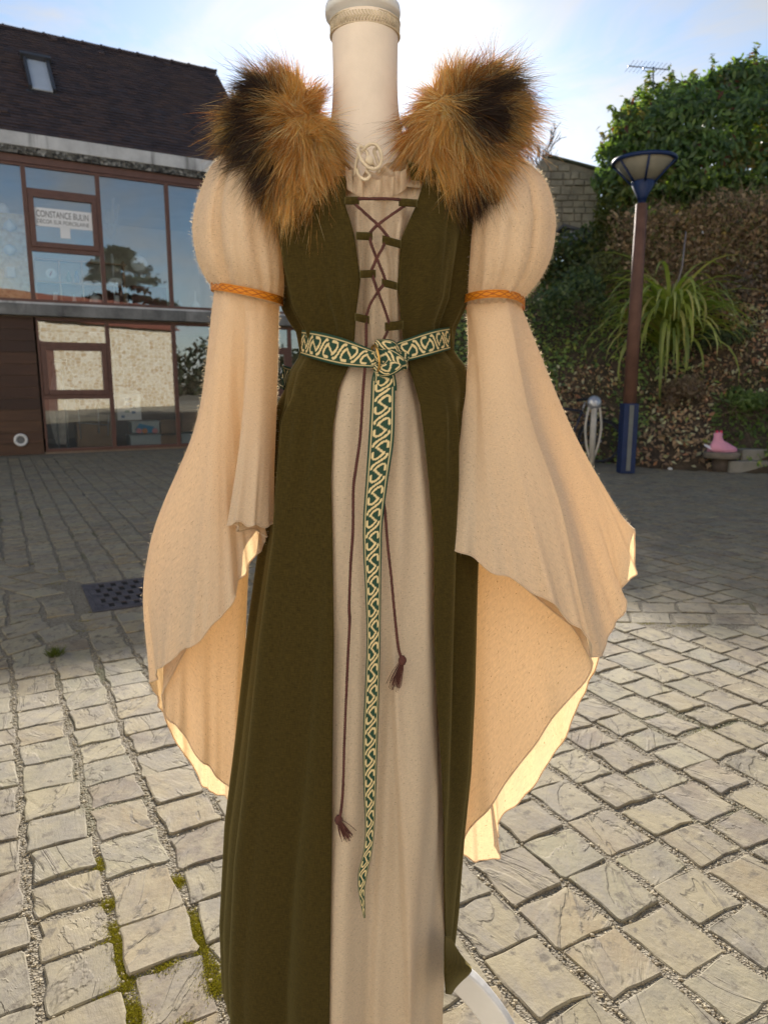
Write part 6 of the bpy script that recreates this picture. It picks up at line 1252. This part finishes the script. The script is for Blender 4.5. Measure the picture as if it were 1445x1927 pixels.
m_ = MB(); m_.lathe([(0, 0), (.09, 0), (.09, .006), (0, .006)], bb, 20, cr); m_.build('chainring', M_STEEL, bike, True); MB().tube([bb + cr * .03, bb + cr * .03 + bd * .10 - Z3 * .13], .010, 6).build('crank', M_STEEL, bike, True)

# round timber seat with a pink bag, low concrete blocks
sx, sy = KB + kt * 2.45 + kn * 0.10; sx, sy = P(1356, 862, 9.75)[0], 9.75; zt = P(1356, 850, 9.75)[2]
M_OAK = simple('grey weathered timber', (0.20, 0.17, 0.13), .85, .25, 8, .4); seat = empty('round_timber_seat', (sx, sy, 0), label='low round timber slab seat with the pink bag on it', cat='seat')
MB().lathe([(0, zt - .085), (.225, zt - .085), (.235, zt - .04), (.225, zt), (0, zt)], (sx, sy, 0), 28).build('top', M_OAK, seat, True, bevel=.01); MB().lathe([(0, -.02), (.11, -.02), (.12, zt - .086), (0, zt - .086)], (sx, sy, 0), 16).build('stump', M_BARK, seat, True)
M_PINK = simple('pink fabric', (0.76, 0.34, 0.45), .75, .1, 10, .3); M_PK2 = simple('deep pink knot', (0.58, 0.05, 0.10), .7); bag = empty('pink_bag', (sx - .03, sy, zt), label='crumpled pink bag with a knotted top lying on the round timber seat', cat='bag')
rws = [(0.0, .20, .10), (.05, .185, .095), (.11, .12, .075), (.15, .07, .055), (.20, .055, .05), (.245, .06, .05), (.265, .03, .03)]; v = []
for i, (h, a, b) in enumerate(rws):
    shf = -.085 * min(1, h / .16)
    for k in range(24): t = 6.2832 * k / 24; rp_ = 1 + .10 * math.sin(3 * t + i * 1.3) + .05 * math.sin(7 * t + i); v.append((sx + .02 + shf + a * rp_ * math.cos(t), sy + b * rp_ * math.sin(t), zt + .002 + h))
o = make('body', v, [tuple(range(23, -1, -1))] + [tuple(q_) for q_ in grid_faces(len(rws), 24, True).tolist()] + [tuple((len(rws) - 1) * 24 + k for k in range(24))], M_PINK, bag, True)
for dx in (-.028, .028): MB().lathe([(0, 0), (.022, .004), (.016, .03), (0, .04)], (sx - .062 + dx, sy - .01, zt + .255), 10).build('knot_ear', M_PK2, bag, True)
MB().add([(sx - .15, sy - .05, zt + .02), (sx - .28, sy - .07, zt + .09), (sx - .26, sy - .03, zt + .11), (sx - .13, sy, zt + .07), (sx - .14, sy + .02, zt + .02)], [(0, 1, 2, 3), (0, 3, 4)]).build('paper_scrap', M_SIGN, label='scrap of pale paper poking out beside the pink bag', cat='paper')
blk = [((1395, 868), (1470, 846), 9.72, .30, 'low concrete block at the edge of the frame beside the round seat'), ((1372, 878), (1480, 868), 9.60, .34, 'flat pale stone slab in front of the low concrete block')]
for (x0, y0), (x1, y1), Yb, dp, lb in blk: a, b = P(x0, y0, Yb), P(x1, y1, Yb); MB().box((a[0], Yb, a[2] - .12), (b[0] - a[0], 0, 0), (0, dp, 0), (0, 0, b[2] - a[2] + .12)).build('concrete_block', simple('old concrete ' + lb[:8], (0.24, 0.225, 0.19), .9, .2, 6, .4), label=lb, cat='block', bevel=.012)
q = G(1260, 884); MB().lathe([(0, 0), (.03, .0), (.035, .02), (.012, .035), (0, .036)], (q[0], q[1], 0), 8).build('litter', M_SIGN, label='tiny crumpled white litter at the foot of the bank', cat='litter')

# ------------------------------------------------------------------ the side of the square behind the camera (stone house and cedar seen in the window reflections)
def rubble_mat():
    m, nt, out = new_mat('rubble limestone wall'); v = objvec(nt, (1, 1, 1.7)); d = nd(nt, 'ShaderNodeTexVoronoi', i_Scale=3.6, feature='DISTANCE_TO_EDGE'); c_ = nd(nt, 'ShaderNodeTexVoronoi', i_Scale=3.6)
    for t in (d, c_): t.inputs['Randomness'].default_value = 0.75; nt.links.new(v, t.inputs['Vector'])
    st = ramp(nt, c_.outputs['Color'], [(0.1, (0.42, 0.30, 0.17)), (0.5, (0.52, 0.43, 0.29)), (0.9, (0.62, 0.56, 0.44))]); mk = ramp(nt, d.outputs['Distance'], [(0.05, (0, 0, 0)), (0.14, (1, 1, 1))]); princ(nt, out, mixc(nt, mk, (0.68, 0.63, 0.53), st), .95, bump(nt, mk, .5, .03)); return m
M_GLASS2 = simple('dark window glass', (0.03, 0.035, 0.04), .08)
HX0, HX1, HY = 2.6, 13.6, -6.0
house = empty('stone_house', (6, HY - 2, 0), label='sunlit rubble stone house across the square, seen reflected in the lower windows', cat='house')
MB().box((HX0, HY - 4, 0), (HX1 - HX0, 0, 0), (0, 4, 0), (0, 0, 3.9)).build('wall', rubble_mat(), house)
MB().add([(HX0 - .2, HY + .25, 3.88), (HX1 + .2, HY + .25, 3.88), (HX1 + .2, HY - 2, 5.3), (HX0 - .2, HY - 2, 5.3), (HX0 - .2, HY - 4.2, 3.88), (HX1 + .2, HY - 4.2, 3.88)], [(0, 1, 2, 3), (3, 2, 5, 4), (0, 3, 4), (1, 5, 2), (0, 4, 5, 1)]).build('roof', simple('red clay roof', (0.20, 0.07, 0.045), .85, .25, 5, .3), house)
MB().tube([(HX1 - .12, HY + .06, 0), (HX1 - .12, HY + .06, 3.85)], .05, 8).build('downpipe', M_ZINC, house, True)
v = [(5.0, HY + .03, 0), (6.6, HY + .03, 0), (6.6, HY + .03, 2.6)] + [(5.8 + .8 * math.cos(a), HY + .03, 2.6 + .45 * math.sin(a)) for a in np.linspace(.3, 2.84, 8)] + [(5.0, HY + .03, 2.6)]; MB().add(v + [(a, b + .03, c) for a, b, c in v], [tuple(range(len(v))), tuple(range(2 * len(v) - 1, len(v) - 1, -1))] + [(i, (i + 1) % len(v), len(v) + (i + 1) % len(v), len(v) + i) for i in range(len(v))]).build('door', M_FRAME, house)
M_REND = simple('cream rendered facade', (0.77, 0.72, 0.64), .9, .06, 2, .1); M_SHUT = simple('grey blue shutter', (0.20, 0.24, 0.28), .6)  # unseen pale houses, added as reflectors that fill the costume's front
for nm_, x0, x1, y0, hh_, lb in (('rendered_house', -15.0, -6.2, -3.0, 9.0, 'tall cream house added unseen behind the viewer to bounce sunlight onto the costume'), ('rendered_house', -6.0, 2.4, -3.6, 8.4, 'lower cream house added unseen behind the viewer to bounce sunlight, next to the rubble stone house')):
    hs = empty(nm_, ((x0 + x1) / 2, y0 - 2, 0), label=lb, cat='house', group='added bounce houses behind the viewer'); MB().box((x0, y0 - 5, 0), (x1 - x0, 0, 0), (0, 5, 0), (0, 0, hh_)).build('wall', M_REND, hs)
    MB().add([(x0 - .2, y0 + .3, hh_ - .02), (x1 + .1, y0 + .3, hh_ - .02), (x1 + .1, y0 - 2.5, hh_ + 2), (x0 - .2, y0 - 2.5, hh_ + 2), (x0 - .2, y0 - 5.3, hh_ - .02), (x1 + .1, y0 - 5.3, hh_ - .02)], [(0, 1, 2, 3), (3, 2, 5, 4), (0, 3, 4), (1, 5, 2), (0, 4, 5, 1)]).build('roof', M_RIDGE, hs)
    for k_ in range(4):
        for z_ in (0.9, 3.6):
            xx = x0 + .7 + k_ * (x1 - x0 - 1.2) / 3.6; w_o = MB().box((xx, y0 + .005, z_), (.8, 0, 0), (0, .03, 0), (0, 0, 1.3)).build('window', M_GLASS2, hs)
            for sgn in (-.42, .82): MB().box((xx + sgn, y0 + .004, z_ - .02), (.38, 0, 0), (0, .05, 0), (0, 0, 1.34)).build('shutter', M_SHUT, hs)
cedar = empty('cedar_tree', (17.5, -15, 0), label='dark layered cedar tree seen reflected in the upper windows', cat='tree'); MB().tube([(17.5, -15, 0), (17.6, -15, 9.5)], [.3, .06], 10).build('trunk', M_BARK, cedar, True)
lp = []
for z, R in ((5.6, 4.0), (6.7, 3.6), (7.7, 3.0), (8.6, 2.0), (9.4, 1.0)):
    for k in range(7):
        a = RNG.uniform(0, 6.28); nn_ = 130; t = RNG.uniform(.15, 1, nn_); lp.append(np.stack([17.5 + R * t * math.cos(a) + RNG.normal(0, .25, nn_), -15 + R * t * math.sin(a) + RNG.normal(0, .25, nn_), z - .5 * t + RNG.normal(0, .08, nn_)], 1))
lp = np.concatenate(lp); leaves('crown', lp, RNG.uniform(.12, .28, len(lp)), pal(len(lp), [(0.02, 0.032, 0.016), (0.03, 0.045, 0.02)]), M_LEAF, cedar, spread=.5)

lp = np.stack([RNG.uniform(-25, 70, 9000), RNG.uniform(-34, -27, 9000), np.zeros(9000)], 1); lp[:, 2] = RNG.random(9000) * (4.0 + 1.3 * np.sin(lp[:, 0] * .5) + .6 * np.sin(lp[:, 0] * 1.7))
leaves('treeline', lp, RNG.uniform(.25, .55, 9000), pal(9000, [(0.05, 0.06, 0.03), (0.08, 0.07, 0.045), (0.035, 0.05, 0.025)]), M_LEAF, label='distant line of trees added out of view to block the horizon glow in reflections', cat='treeline', kind='stuff')  # unseen trees added to hide the bright horizon from the window panes
